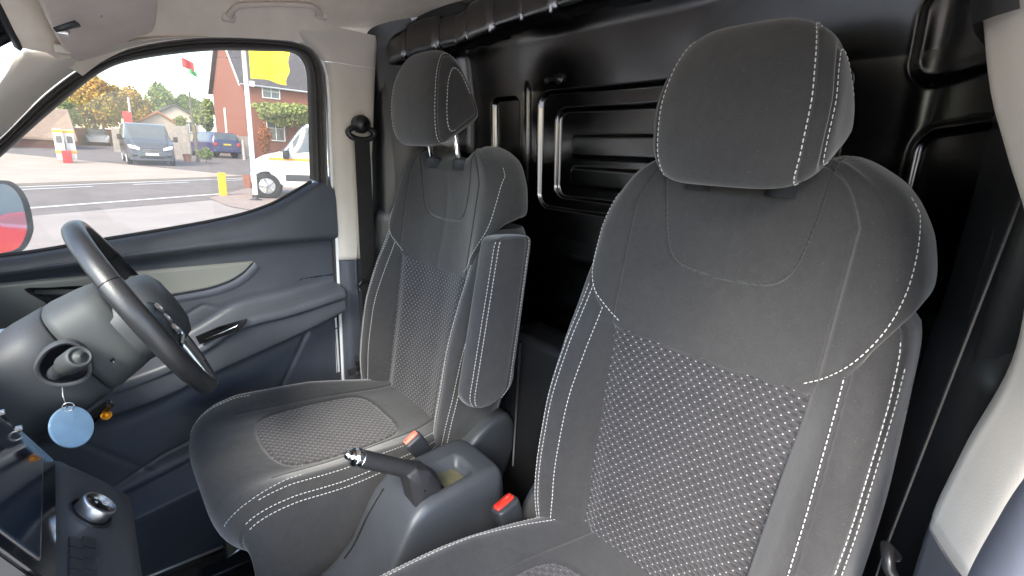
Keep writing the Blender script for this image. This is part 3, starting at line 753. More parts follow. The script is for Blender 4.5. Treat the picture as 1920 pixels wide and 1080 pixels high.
# roof skin above the lining keeps the sky out
P2 = P[::3, ::5].copy(); P2[..., 2] += .03; tag(gobj('roof_skin', P2, M['white_paint']), kind='structure')
# windscreen with its black printed border
tr = P[0][np.abs(P[0][:, 0]) < .615]; n_ = len(tr); u_ = tr[:, 0]/.615; rows = []
bot = np.c_[u_*.66, -.62-.22*(1-u_**2), np.full(n_, .82)]
for v in np.linspace(0, 1, 60):
    q = tr+[0, -.012, .004]+(bot-tr)*v; bu = math.sin(v*math.pi)*.03; q[:, 1] -= bu*.6; q[:, 2] += bu*.7; rows.append(q)
Pw = np.stack(rows); arc = np.linalg.norm(bot-tr, axis=1)[None, :]*np.linspace(0, 1, 60)[:, None]
ed = np.minimum(np.minimum(arc, (1-np.abs(u_))[None, :]*.62), 9); ed = .25*(ed[:-1, :-1]+ed[1:, :-1]+ed[:-1, 1:]+ed[1:, 1:])
glass('clear_glass', (.90, .93, .92))
WS = thing('windscreen', 'windscreen with black printed border at the top left corner', 'windscreen', (0, -.4, .82))
for r_, nm, mt in ((0, 'glass_pane', 'clear_glass'), (1, 'printed_border', 'gloss_black')):
    sdm = (1-np.abs(u_))*.62; sdm = .5*(sdm[:-1]+sdm[1:])[None, :]; f = gfaces(60, n_)[(((ed < .062) | (sdm+0*ed < .10)).astype(int) == r_).ravel()]; u2, inv = np.unique(f, return_inverse=True); mobj(nm, Pw.reshape(-1, 3)[u2], inv.reshape(f.shape), M[mt], WS)
# unseen bonnet, added to bounce sunlight up through the windscreen
rows = [[(x, -.70-.10*(1-(x/.72)**2), .79), (x, -.95, .80-.06*(x/.72)**2), (x, -1.25, .74-.07*(x/.72)**2), (x, -1.5, .62-.08*(x/.72)**2), (x, -1.62, .45)] for x in np.linspace(-.74, .74, 30)]
tag(gobj('bonnet', loft(rows, 40), M['white_paint']), 'white bonnet ahead of the windscreen, unseen, added to bounce light', 'bonnet')
# front windscreen pillars
for sg, nm in ((-1, 'offside'), (1, 'nearside')):
    cwp = cat(so2[:8], 60); wsx = cat([(-.66, -.60, .80), (-.64, -.30, 1.04), (-.622, -.149, 1.213), (-.62, -.098, 1.285), (-.62, -.083, 1.309), (-.62, -.062, 1.345), (-.64, -.02, 1.355), (-.66, .03, 1.375), (-.68, .06, 1.39)], 60)
    o = np.c_[np.full(60, -.6945), cwp]; rows = []
    for f, bz in ((0, 0), (.06, .006), (.25, .014), (.5, .017), (.75, .012), (.94, .004), (1, 0), (1.02, -.02)):
        q = o+(wsx-o)*f; q[:, 0] += bz*.6; q[:, 1] += bz*.2; q[:, 2] += bz*.2; rows.append(q)
    P = np.stack(rows); P[..., 0] *= -sg
    pl = gobj('windscreen_pillar', P, M['beige'], None, flip=(sg > 0))
    if sg < 0: tag(pl, 'pale grey trim of the windscreen pillar beside the driver window', 'pillar trim')
    else: tag(pl, 'pale grey trim of the windscreen pillar on the open passenger side', 'pillar trim')
# --- door pillars
XIP = pch([.08, .5, .88, .96, 1.06, 1.15, 1.23, 1.27, 1.34, 1.40, 1.51], [.69, .69, .686, .692, .704, .694, .662, .645, .624, .606, .588])
def door_pillar(sg):
    t = thing('door_pillar', 'beige and navy pillar trim between the driver window and the bulkhead' if sg < 0 else 'beige pillar trim beside the open doorway, lower right corner', 'pillar trim', (sg*.69, .6, .08), 'door pillars')
    def sec(z):
        w = float(pch([.08, .50, .86, 1.0, 1.2, 1.45, 1.50], [.648, .640, .612, .632, .650, .664, .668])(z))
        f = float(pch([.08, .50, .86, 1.1, 1.33, 1.39, 1.425, 1.45, 1.465, 1.51], [.545, .545, .541, .535, .531, .527, .516, .495, .470, .40])(z))
        xi_ = float(pch([.08, .5, .9, 1.2, 1.45, 1.50], [.690, .688, .684, .681, .676, .670])(z))
        if sg > 0: xi_ = float(XIP(z))
        k = [(-.722, f-.004), (-.706, f-.003), (-.692, f+.002), (-xi_-.002, f+.010), (-xi_+.004, f+.024), (-xi_+.006, f+.05), (-xi_+.006, w-.03), (-xi_+.003, w-.012), (-xi_-.004, w-.003), (-xi_-.02, w), (-.73, w+.002)]
        if sg > 0: k = [(-xi_-.040, f-.034), (-xi_-.033, f-.036), (-xi_-.026, f-.031), (-xi_-.014, f-.012)]+k[3:]
        return [(x*-sg if sg > 0 else x, y, z) for x, y in k]
    for nm, z0, z1, mt in (('upper_trim', .888, 1.425, 'beige'), ('top_cap', 1.4262, 1.51, 'beige'), ('lower_trim', .085, .885, 'navy')):
        zz_ = np.linspace(z0, z1, 40); P = loft([sec(z) for z in zz_], 60)
        if nm == 'lower_trim': P[..., 0] += sg*-.001*0
        lip = np.stack([P[0]*[1, 1, 1]+[sg*.004, 0, -.0005]]); P = np.vstack([lip, P])
        gobj(nm, P, M[mt], t, flip=(sg < 0))
    # painted body of the pillar and rubber door seal
    mb = MB(); mb.box((min(sg*.735, sg*.80), .56, -.05), (max(sg*.735, sg*.80), .75, 1.45), .01); mb.build('painted_pillar', M['white_paint'], t)
    q = cat([(.533, 1.10), (.536, .98), (.5415, .80), (.546, .60), (.548, .40), (.540, .24), (.50, .15), (.40, .12)], 90); mb = MB()
    if sg < 0:
        mb.tube(np.c_[np.full(len(q), sg*.708), q+[-.003, 0]], .009, 8); mb.tube(np.c_[np.full(len(q), sg*.722), q+[-.016, 0]], .006, 8)
        mb.build('door_seal', M['rubber'], t)
    return t
PILD = door_pillar(-1); PILP = door_pillar(1)
# grey ribbed weatherstrip on the open doorway
q = cat([(.500, 1.44), (.514, 1.36), (.516, 1.20), (.516, 1.0), (.520, .80), (.525, .60), (.528, .40)], 140)
P = np.stack([np.c_[x-.712+XIP(q[:, 1]), q[:, 0]+dy_, q[:, 1]] for x, dy_ in ((.738, .010), (.740, -.010), (.746, -.022), (.755, -.030), (.768, -.034), (.780, -.026))])
ws_ = gobj('weatherstrip', P, M['seal_grey'], PILP, flip=True)
zq = np.linspace(1.318, 1.342, 6); P = np.stack([np.array([(float(XIP(z))+dx, y, z) for dx, y in ((.020, .500), (.006, .512), (-.0085, .53), (-.0105, .56), (-.0105, .63), (-.006, .652), (.004, .662))]) for z in zq])
gobj('trim_band', P, M['black_plastic'], PILP)
# --- belts
def belt(sg):
    t = thing('seat_belt', 'black seat belt hanging from its loop beside the driver headrest' if sg < 0 else 'black seat belt hanging on the pillar beside the nearest seat', 'seat belt', (sg*.66, .60, .3), 'front seat belts')
    ox = .014 if sg > 0 else 0.0
    X = lambda x: sg*(x+ox)
    dr = np.array([X(.652), .601, 1.262])
    mb = MB(); an = np.linspace(0, 2*math.pi, 28, endpoint=False)
    # loop: flattened ring
    ring = np.c_[dr[0]+0*an+sg*-.004*np.cos(an), dr[1]+.036*np.cos(an), dr[2]-.012+.017*np.sin(an)]
    mb.tube(np.vstack([ring, ring[:1]]), .008, 10, caps=False); mb.build('guide_loop', M['black_plastic'], t)
    mb = MB(); mb.lathe([(.024, -.012), (.025, .004), (.022, .014), (.013, .021), (.002, .023)], dr+[sg*-.0, -.0, .012], (-sg, 0, .0), 24); mb.build('bolt_cover', M['black_plastic'], t)
    n = 30; z = np.linspace(1.238, .40, n); y = np.interp(z, [.40, .75, 1.0, 1.238], [.640, .622, .612, .602]); x = np.interp(z, [.4, .8, 1.238], [.668, .656, .650])
    P = np.c_[sg*(x+(np.interp(z, [.4, .8, 1.238], [-.022, -.006, .024]) if sg > 0 else 0)), y, z]; w = np.tile([-.006 if sg < 0 else -.0022, .0235, 0], (n, 1)); w[:, 1] = np.interp(z, [.4, 1.1, 1.238], [.0235, .0235, .024])
    mb = MB(); mb.ribbon(P, w, .0016); mb.build('webbing', M['webbing'], t, auto=40)
    # second run of webbing going to the tongue
    if sg > 0: P = P[:, :]+[.004, .004, 0]
    P2 = P+[-sg*.006, -.004, 0]; P2[:, 1] -= np.interp(z, [.4, 1.238], [.012, 0]); mb = MB(); mb.ribbon(P2[:-3], w[:-3]*.98, .0016)
    if sg < 0: mb.build('webbing', M['webbing'], t, auto=40)
    mb = MB(); mb.tube([(X(.655), .585, .80), (X(.648), .578, .815), (X(.640), .590, .83), (X(.648), .604, .815)], .006, 8); mb.build('belt_stop', M['black_plastic'], t)
    mb = MB(); mb.box((X(.645)-.012, .56, .545), (X(.645)+.012, .60, .585), .006); tg = mb.build('tongue', M['black_plastic'], t)
    mb = MB(); mb.box((X(.640)-.0015, .535, .535), (X(.640)+.0015, .565, .560), .001); mb.build('tongue_plate', M['satin_metal'], tg)
    return t
belt(-1); belt(1)
# --- bulkhead
def sd_rr(x, z, x0, x1, z0, z1, r):
    cx, cz, hx, hz = (x0+x1)/2, (z0+z1)/2, (x1-x0)/2-r, (z1-z0)/2-r
    qx, qz = np.abs(x-cx)-hx, np.abs(z-cz)-hz
    return np.hypot(np.maximum(qx, 0), np.maximum(qz, 0))+np.minimum(np.maximum(qx, qz), 0)-r
sst = lambda e0, e1, v: (lambda t: t*t*(3-2*t))(np.clip((v-e0)/(e1-e0), 0, 1))
def bulk_y(x, z):
    ax = np.abs(x)
    y = .90 - .225*sst(.50, .705, ax)**1.3
    y = y + .010*sst(.32, 0, ax) - .07*(z-1.2)*sst(.9, 1.1, z) - .13*np.maximum(0, z-1.37) - .05*sst(1.48, 1.60, z) - .03*sst(1.085, 1.0, z)
    ins = lambda s, w=.005: sst(w, -w, s)
    f1 = sd_rr(x, z, -.245, .245, 1.085, 1.365, .035); f2 = sd_rr(x, z, -.195, .200, 1.115, 1.325, .03); f3 = sd_rr(x, z, -.150, .16, 1.215, 1.265, .012); f4 = sd_rr(x, z, -.150, .16, 1.145, 1.190, .012)
    y = y + .012*ins(f1) + .013*ins(f2) - .012*ins(f3) - .012*ins(f4)
    for s_ in (-1, 1):
        g1_ = sd_rr(s_*x, z, .325, .435, 1.19, 1.36, .02); y = y + .016*ins(g1_)
        y = y + .008*np.exp(-((s_*x-.285)/.006)**2)*sst(1.12, 1.16, z)*sst(1.40, 1.37, z)
    # horizontal swages lower down
    for zc in (.98, .86, .74): y = y - .010*np.exp(-((z-zc)/.018)**2)*sst(.50, .45, ax)
    # pressed frames at the sides
    for s_ in (1,):
        g2_ = sd_rr(s_*x, z, .535, .80, .60, 1.27, .03); y = y - .010*np.exp(-(g2_/.006)**2)
        g3_ = sd_rr(s_*x, z, .51, .80, 1.33, 1.445, .03); y = y - .014*ins(g3_, .01)
    return y
BH = thing('bulkhead', 'glossy black pressed steel bulkhead panel behind both seats', 'bulkhead', (0, .9, .08))
xs = np.linspace(-.705, .705, 420); zs = np.r_[np.linspace(.085, 1.05, 150)[:-1], np.linspace(1.05, 1.60, 250)]; Xg, Zg = np.meshgrid(xs, zs, indexing='ij')
P = np.stack([Xg, bulk_y(Xg, Zg), Zg], -1)
i0 = int(np.searchsorted(xs, -.602)); i1 = int(np.searchsorted(xs, .62)); gobj('bulkhead_panel', P[i0:i1+1], M['steel_black'], BH); gobj('side_return', P[:i0+1], M['black_plastic'], BH); gobj('side_return', P[i1:], M['black_plastic'], BH)
# rolled channel under the roof with pinched ribs
nx = 420; xc = np.linspace(-.655, .655, nx); an = np.linspace(-.6, math.pi+.6, 26)
rr = .038*np.ones(nx)
for k in np.arange(-.60, .61, .10): rr -= .0085*np.exp(-((xc-k)/.0045)**2)
for k in np.arange(-.55, .60, .20): rr += .006*(np.abs(xc-k) < .042)
cz = np.interp(np.abs(xc), [0, .35, .55, .655], [1.548, 1.530, 1.505, 1.478]); cyy = np.interp(np.abs(xc), [0, .45, .655], [.820, .805, .72])
P = np.stack([np.stack([xc[i]+0*an, cyy[i]-rr[i]*np.sign(np.sin(an))*np.abs(np.sin(an))**.38, cz[i]+rr[i]*1.05*np.sign(np.cos(an))*np.abs(np.cos(an))**.75], -1) for i in range(nx)])
gobj('roof_channel', P, M['steel_black'], BH)
P = np.stack([np.c_[xc, cyy+.01, cz+.030], np.c_[xc, cyy-.004, cz+.040], np.c_[xc, cyy-.006, cz+.075]]); gobj('edge_gasket', P, M['rubber'], BH)
for sg in (-1, 1):
    zf = np.linspace(.3, 1.52, 60); P = np.stack([np.c_[np.full(60, sg*.75), np.full(60, .668), zf], np.c_[np.full(60, sg*(.684)), np.full(60, .672), zf], np.c_[np.full(60, sg*.668), np.full(60, .682), zf], np.c_[np.full(60, sg*.664), np.full(60, .715), zf], np.c_[np.full(60, sg*.650), np.full(60, .728), zf]])
    gobj('side_flange', P, M['black_plastic'], BH, flip=(sg > 0))
for (x, z) in ((-.175, 1.392),):
    y = float(bulk_y(np.array(x), np.array(z)))
    mb = MB(); mb.lathe([(.012, 0), (.012, .003), (.007, .004), (.007, .016), (.005, .018)], (x, y-.001, z), (0, -1, 0), 12); mb.tube([(x-.004, y-.012, z), (x-.030, y-.012, z-.002)], .0035, 8); mb.lathe([(.007, 0), (.007, .008)], (x-.032, y-.006, z-.002), (0, -1, 0), 10)
    mb.build('hook_bolt', M['black_plastic'], BH)
# --- floor
FL = gobj('floor', np.stack([np.stack([np.array([x, y, .08]) for y in np.linspace(-.55, .93, 60)]) for x in np.linspace(-.715, .715, 60)]), M['carpet_rubber'], None); tag(FL, kind='structure')
mb = MB(); mb.box((-.705, -.35, .083), (-.655, .60, .105), .006); o = mb.build('sill_plate', M['dark_plastic']); tag(o, 'dark sill plate along the bottom of the driver door', 'sill plate')
mb = MB(); mb.tube([(-.652, -.35, .106), (-.652, .30, .106)], .004, 8); mb.build('sill_edge', M['satin_metal'], o)
mb = MB(); mb.box((.645, -.55, .02), (.80, .60, .10), .01); tag(mb.build('door_sill', M['white_paint']), 'white painted sill of the open passenger doorway', 'door sill')
# grab handle above the driver door
t = thing('grab_handle', 'beige grab handle folded flat above the driver window', 'handle', (-.60, .36, 1.47))
def onroof(px, py, lo=-.69, hi=-.2):
    best = None
    for x in np.linspace(lo, hi, 120):
        p = at(px, py, x=x); x0, z0 = side_edge(max(p[1], 0)); zr = roof_z(p[1])
        zz0 = np.interp(x, [x0, x0+.030, x0+.075, x0+.15, x0+.26, -.18, 0], [z0, z0+.022, z0+.45*(zr-z0), z0+.72*(zr-z0), z0+.9*(zr-z0), zr-.003, zr])
        if best is None or abs(p[2]-zz0) < best[0]: best = (abs(p[2]-zz0), p)
    return best[1]
ha = cat([onroof(*p)+[.002, 0, -.002] for p in ((428, 34), (434, 20), (452, 9), (515, 7), (572, 9), (592, 16), (602, 30))], 40)
mb = MB(); mb.tube(ha, np.interp(np.linspace(0, 1, 40), [0, .12, .5, .88, 1], [.008, .0065, .0055, .0065, .008]), 12); mb.build('grip', M['visor_cloth'], t)
for k in (0, -1):
    mb = MB(); mb.box(ha[k]-[.010, .014, .006], ha[k]+[.010, .014, .010], .005); mb.build('mount_cap', M['beige'], t)
# sun visor
t = thing('sun_visor', 'beige sun visor folded up above the windscreen pillar', 'visor', (-.5, .0, 1.4))
px_ = [(125, 98, -.585), (145, 111, -.60), (170, 106, -.60), (205, 87, -.60), (250, 70, -.60), (279, 59, -.598), (290, 45, -.575), (295, 0, -.47), (300, -50, -.36), (50, -50, -.36), (75, 0, -.46), (97, 52, -.54)]
p3 = np.array([at(a, b, x=c) for a, b, c in px_]); ce = p3.mean(0); nrm = np.linalg.svd(p3-ce)[2][2]; nrm = nrm if nrm[2] < 0 else -nrm
pv = [CAM+ray(a, b)*(((ce-CAM)@nrm)/(ray(a, b)@nrm)) for a, b, c in px_]
vp_ = cat(pv, 110, closed=True); ce = vp_.mean(0)
P = np.stack([ce+(vp_-ce)*.96-nrm*.016, vp_-nrm*.010, vp_+(vp_-ce)*.006-nrm*.004, vp_+nrm*.001, ce+(vp_-ce)*.975+nrm*.004, ce+(vp_-ce)*.94+nrm*.005, ce+(vp_-ce)*.5+nrm*.006, ce+(vp_-ce)*.02+nrm*.006])
v_ = gobj('visor_panel', P, M['visor_cloth'], t, cv=True, flip=True)
mb = MB(); a, b = (CAM+ray(*p)*(((ce-CAM)@nrm)/(ray(*p)@nrm)) for p in ((98, 47), (140, 34))); mb.tube([a+nrm*.008, b+nrm*.008], [.004, .007], 10); mb.build('hinge_pin', M['dark_plastic'], t)
mb = MB(); a = CAM+ray(112, 51)*(((ce-CAM)@nrm)/(ray(112, 51)@nrm))+nrm*.01; mb.box(a-[.007, .009, .004], a+[.007, .009, .005], .003); mb.build('hinge_clip', M['satin_metal'], t)
mb = MB(); a = at(117, 93, x=-.60); mb.box(a-[.010, .012, .008], a+[.010, .012, .008], .004); mb.build('visor_clip', M['beige'], t)
# ------------------------------------------------------------------ steering wheel, column, dash, console
WC = np.array([-.37, .056, .894]); WV = np.array([0, -.467, .884]); WN = np.array([0, .884, .467]); WU = np.array([1.0, 0, 0])
def wl_(a, b, c=0.0): return WC + WU*a + WV*b + WN*c
SW = thing('steering_wheel', 'black leather steering wheel with satin trim, seen from its side', 'steering wheel', tuple(WC))
an = np.linspace(0, 2*math.pi, 121)[:-1]; ar = np.linspace(0, 2*math.pi, 25)[:-1]
def rim(a0, a1, n, rad, k=1.0):
    th = np.linspace(a0, a1, n); flat = np.where(np.sin(th) < -.80, (np.abs(np.sin(th))-.80)*.07, 0)
    Rr = .178-flat
    return np.stack([np.stack([wl_((Rr[i]+rad*k*np.cos(b))*math.cos(th[i]), (Rr[i]+rad*k*np.cos(b))*math.sin(th[i]), rad*1.35*k*math.sin(b)) for b in ar]) for i in range(n)])
for a0, a1 in ((-.50, .62), (.63, 2.61), (2.62, 3.64), (3.65, 5.775)):
    gobj('rim_section', rim(a0, a1, 60, .0128 if abs(a0-(-.5)) < .01 or abs(a0-2.62) < .01 else .0122), M['leather'], SW, cv=True)
# hub with airbag cover
P = []
for k, d in ((1.0, -.045), (1.04, -.01), (1.0, .022), (.90, .036), (.6, .045), (.02, .048)):
    P.append(np.stack([wl_(.078*k*np.sign(math.cos(a))*abs(math.cos(a))**.75, .066*k*np.sign(math.sin(a))*abs(math.sin(a))**.75-.004, d) for a in an]))
hub = gobj('airbag_cover', np.stack(P), M['grey_plastic'], SW, cv=True)
def spoke(pts, w, d, name, mt, par):
    rows = []
    for (a, b, c), ww in zip(pts, w):
        rows.append((a, b, c, ww))
    V = []
    for i, (a, b, c, ww) in enumerate(rows):
        nx = pts[min(i+1, len(pts)-1)][0]-pts[max(i-1, 0)][0]; ny = pts[min(i+1, len(pts)-1)][1]-pts[max(i-1, 0)][1]; L = math.hypot(nx, ny)
        tx, ty = -ny/L, nx/L
        V.append(np.stack([wl_(a+tx*ww*math.cos(q)*.5, b+ty*ww*math.cos(q)*.5, c+d*math.sin(q)) for q in ar]))
    return gobj(name, np.stack(V), mt, par, cv=True)
spoke([(.06, .0, .012), (.10, .004, .012), (.14, .006, .008), (.178, .006, .002)], (.075, .060, .055, .065), .014, 'spoke', M['mid_plastic'], SW)
spoke([(-.06, .0, .012), (-.10, .004, .012), (-.14, .006, .008), (-.178, .006, .002)], (.075, .060, .055, .065), .014, 'spoke', M['mid_plastic'], SW)
for sx in (-1, 1):
    spoke([(sx*.028, -.05, .010), (sx*.038, -.09, .010), (sx*.045, -.13, .008), (sx*.05, -.172, .004)], (.03, .026, .026, .034), .009, 'lower_spoke', M['satin_metal'], SW)
    for k in range(3):
        mb = MB(); p = wl_(sx*(.098+.012*k), .022-.018*k, .022); mb.lathe([(.010, 0), (.0105, .004), (.007, .006)], p, WN, 14); mb.build('wheel_button', M['satin_metal'], SW)
    mb = MB(); a = [wl_(sx*.085, -.030, .024), wl_(sx*.11, -.034, .024), wl_(sx*.16, -.030, .016)]; mb.tube(a, .0045, 8); mb.build('spoke_trim', M['chrome'], SW)
# --- column shroud
COLT = thing('steering_column', 'grey plastic steering column shroud with control stalk', 'steering column', tuple(wl_(0, 0, -.2)))
def shroud(ds, name, mt, fac):
    rows = []
    for d, hw_, up, dn in ds:
        q = []
        for a in np.linspace(0, 2*math.pi, 72, endpoint=False):
            c, s_ = math.cos(a), math.sin(a); x = hw_*.90*np.sign(c)*abs(c)**.55; v = (up if s_ > 0 else dn)*.90*np.sign(s_)*abs(s_)**.62
            q.append(wl_(x, v, -d))
        rows.append(np.stack(q))
    P = np.stack(rows)
    return gobj(name, P, M[mt], COLT, cv=True, flip=True)
sh1 = shroud([(.028, .04, .05, .04), (.030, .070, .085, .066), (.036, .078, .094, .074), (.06, .082, .097, .080), (.100, .085, .098, .088), (.112, .083, .096, .086), (.113, .075, .088, .078)], 'collar', 'mid_plastic', 0)
sh2 = shroud([(.1145, .076, .09, .08), (.116, .084, .097, .089), (.16, .086, .094, .095), (.22, .084, .085, .098), (.30, .080, .078, .095), (.42, .078, .07, .09)], 'shroud', 'grey_plastic', 0)
mb = MB(); p = at(211, 676, x=-.2845); mb.lathe([(.0032, -.004), (.0032, .002)], p, (1, 0, 0), 10); mb.build('screw_hole', M['black_plastic'], sh1)
# stalk in its surround
def on_side(px, py, x): return at(px, py, x=x)
fr = cat([on_side(*p, -.272) for p in ((66, 690), (88, 655), (128, 640), (160, 655), (172, 688), (160, 712), (118, 724), (80, 716))], 50, closed=True); ce = fr.mean(0)
P = np.stack([ce+(fr-ce)*1.08+[-.006, 0, 0], ce+(fr-ce)*1.02+[.003, 0, 0], fr+[.005, 0, 0], ce+(fr-ce)*.86+[.000, 0, 0], ce+(fr-ce)*.80+[-.012, 0, 0], ce+(fr-ce)*.02+[-.014, 0, 0]])
su = gobj('stalk_surround', P[:4], M['grey_plastic'], COLT, cv=True, flip=True); gobj('stalk_recess', P[3:], M['black_plastic'], su, cv=True, flip=True)
a, b = at(103, 700, x=-.285), at(150, 668, x=-.205); d = (b-a)/np.linalg.norm(b-a); L = np.linalg.norm(b-a)
mb = MB(); mb.lathe([(.011, 0), (.012, L*.35), (.0125, L*.5)], a, d, 24); st = mb.build('stalk', M['dark_plastic'], COLT)
mb = MB(); mb.lathe([(.0135, L*.45), (.0170, L*.55), (.0172, L*.93), (.0160, L*.98), (.0145, L), (.0120, L), (.0118, L-.002), (.0085, L-.002), (.0083, L+.0005), (.0001, L+.001)], a, d, 36); mb.build('stalk_knob', M['mid_plastic'], st)
# round key tag; its blue base colour stands in for reflected sky
t = thing('key_tag', 'round glossy key tag coloured like reflected sky, hanging below the column stalk', 'key tag', tuple(at(135, 800, x=-.235)))
c = at(135, 800, x=-.235); nrm = CAM-c; nrm /= np.linalg.norm(nrm); nrm = nrm+np.array([-.1, .75, .10]); nrm /= np.linalg.norm(nrm)
mat('tag_sky_tint', (.33, .50, .66), .16, var=.18, vscale=22, coat=1.0)
mb = MB(); mb.lathe([(.0315, -.0015), (.033, 0), (.0315, .0015), (.030, .0018), (.0001, .0018)], c, nrm, 48); mb.build('tag_disc', M['tag_sky_tint'], t)
mb = MB(); top = at(118, 742, x=-.262); mb.tube([at(116, 722, x=-.27), top, at(126, 766, x=-.24)], .0009, 6); mb.tube(c+np.array([[.004*math.cos(q)*0, .007*math.cos(q), .007*math.sin(q)+.034] for q in np.linspace(0, 6.28, 20)]), .0009, 6); mb.build('key_ring', M['satin_metal'], t)
# stubby lever with an amber tip under the column
t = thing('bonnet_lever', 'short black lever with amber tip under the steering column', 'lever', tuple(at(185, 770, x=-.36)))
a, b = at(168, 787, x=-.30), at(205, 757, x=-.285); mb = MB(); mb.tube([a, a+(b-a)*.3, b], [.009, .010, .008], 10); mb.build('lever_arm', M['gloss_black'], t)
mb = MB(); p = at(199, 778, x=-.285); mb.lathe([(.0075, -.004), (.0075, .003), (.004, .006)], p, (.8, -.1, .5), 14); mb.build('amber_tip', M['orange_lens'], t)
# --- dashboard
DASH = thing('dashboard', 'dark grey dashboard with screen, selector dial and switches at lower left', 'dashboard', (0, -.3, .5))
rows = []
for x in np.linspace(-.70, .70, 50):
    rows.append([(x, -.70, .93), (x, -.45, .985), (x, -.30, .975), (x, -.215, .94), (x, -.195, .89), (x, -.205, .82), (x, -.23, .72), (x, -.27, .62), (x, -.33, .50), (x, -.42, .35), (x, -.45, .10)])
gobj('dash_body', loft(rows, 60), M['dark_plastic'], DASH)
mb = MB(); mb.box((-.68, -.205, .80), (-.52, -.19, .90), .012); v = mb.build('air_vent', M['black_plastic'], DASH)
for k in range(5):
    mb = MB(); mb.box((-.67, -.19, .815+.016*k), (-.53, -.183, .819+.016*k), .0015); mb.build('vent_slat', M['satin_metal'], v)
# switch block at the edge of the picture, between column and door
for q, (px, py, s_, mt) in enumerate(((8, 640, .020, 'satin_metal'), (22, 668, .016, 'black_plastic'), (6, 690, .018, 'satin_metal'), (28, 648, .012, 'dark_plastic'), (14, 730, .020, 'mid_plastic'))):
    p = at(px, py, x=-.40); mb = MB(); mb.box(p-[.012, s_*.7, s_], p+[.012, s_*.7, s_], .006); mb.build('dash_switch', M[mt], DASH)
# screen: leans forward, lower edge towards us
S0 = np.array([-.150, -.083, .756]); SX = np.array([1.0, .03, 0]); SU = np.array([0, -.41, .91]); SU /= np.linalg.norm(SU); SNn = np.cross(SX, SU); SNn /= np.linalg.norm(SNn)
if SNn[1] < 0: SNn = -SNn
def sp(a, b, c=0.0): return S0+SX*a+SU*b+SNn*c
def slab(a0, a1, b0, b1, c0, c1, r, name, mt, par):
    q = []
    for cx, cy, s0 in ((a1-r, b1-r, 0), (a0+r, b1-r, 1), (a0+r, b0+r, 2), (a1-r, b0+r, 3)):
        for k in range(6): th = (s0+k/5)*math.pi/2; q.append((cx+r*math.cos(th), cy+r*math.sin(th)))
    q = np.array(q); m = q.mean(0)
    P = np.stack([np.stack([sp(u, v, c0) for u, v in q]), np.stack([sp(u, v, c1-.001) for u, v in q]), np.stack([sp(*(m+(np.array((u, v))-m)*.993), c1) for u, v in q]), np.stack([sp(*(m+(np.array((u, v))-m)*.01), c1) for u, v in q])])
    return gobj(name, P, M[mt], par, cv=True, auto=40)
mat('screen_off', (.012, .022, .040), .06, var=.2, vscale=12, coat=1.0)
scr = slab(0, .27, 0, .175, -.016, 0, .010, 'screen_bezel', 'gloss_black', DASH)
slab(.020, .25, .024, .160, .0004, .0012, .003, 'screen_frame', 'satin_metal', scr)
slab(.0222, .2478, .0262, .1578, .0010, .0020, .003, 'screen_glass', 'screen_off', scr)
slab(-.003, .273, -.004, .179, -.020, -.004, .012, 'screen_trim', 'gloss_black', scr)
for k in range(3):
    mb = MB(); p = sp(.006, .07+.03*k, .001); mb.box(p-[.003, .004, .003], p+[.003, .004, .003], .001); mb.build('screen_button', M['satin_metal'], scr)
# sloping control panel below it
PA = np.array([-.165, -.078, .748]); PB = np.array([-.165, .030, .600])
rows = []
for x in np.linspace(-.165, .16, 30):
    e = max(0.0, (-.150-x)/.015); r = [(x, -.16, .775), (x, -.090, .752), (x, -.072, .742-.006*e), (x, -.04, .706-.008*e), (x, -.022, .682-.01*e), (x, -.012, .655), (x, -.010, .62), (x, -.014, .54), (x, -.04, .40), (x, -.06, .10)]
    rows.append(r)
P = loft(rows, 70); cp = gobj('control_panel', P, M['panel_grey'], DASH)
gobj('panel_side', np.stack([P[0], P[0]*[1, 0, 1]+[-.004, -.20, 0]]), M['navy'], DASH, flip=True)
pn = np.array([0, .74, .67]); pn /= np.linalg.norm(pn)
p0_ = np.array([-.1, -.056, .724]); dc = CAM+ray(169, 963)*(((p0_-CAM)@pn)/(ray(169, 963)@pn))
mb = MB(); mb.lathe([(.029, -.010), (.029, .001), (.027, .003), (.025, .002)], dc, pn, 48); ds = mb.build('dial_seat', M['black_plastic'], cp)
mb = MB(); mb.lathe([(.0210, -.006), (.0220, .002), (.0220, .0150), (.0210, .0172), (.0190, .0178), (.0184, .0166)], dc, pn, 56); dl = mb.build('selector_dial', M['satin_metal'], ds)
mb = MB(); mb.lathe([(.0187, .015), (.0182, .0170), (.0001, .0172)], dc, pn, 48); mb.build('dial_face', M['gloss_black'], ds)
mb = MB(); e1 = np.cross(pn, [1, 0, 0]); e1 /= np.linalg.norm(e1); ux = np.array([1.0, 0, 0])
for (a0, b0, a1, b1) in ((-.004, .013, .004, .013), (-.004, .013, -.004, .003), (.004, .013, .004, .003), (-.004, .003, .004, .003), (-.010, -.008, -.010, -.014), (-.010, -.014, -.004, -.014), (.006, -.008, .006, -.014), (.006, -.008, .011, -.011)):
    p0 = dc+pn*.0174+(ux*a0+e1*b0)*.62; p1 = dc+pn*.0174+(ux*a1+e1*b1)*.62; mb.tube([p0, p1], .0005, 5)
mb.build('dial_mark', M['white_paint'], ds, kind='stuff')
bp_ = np.array([-.1, -.056, .7265]); bq = np.array([0, .70, -.714])
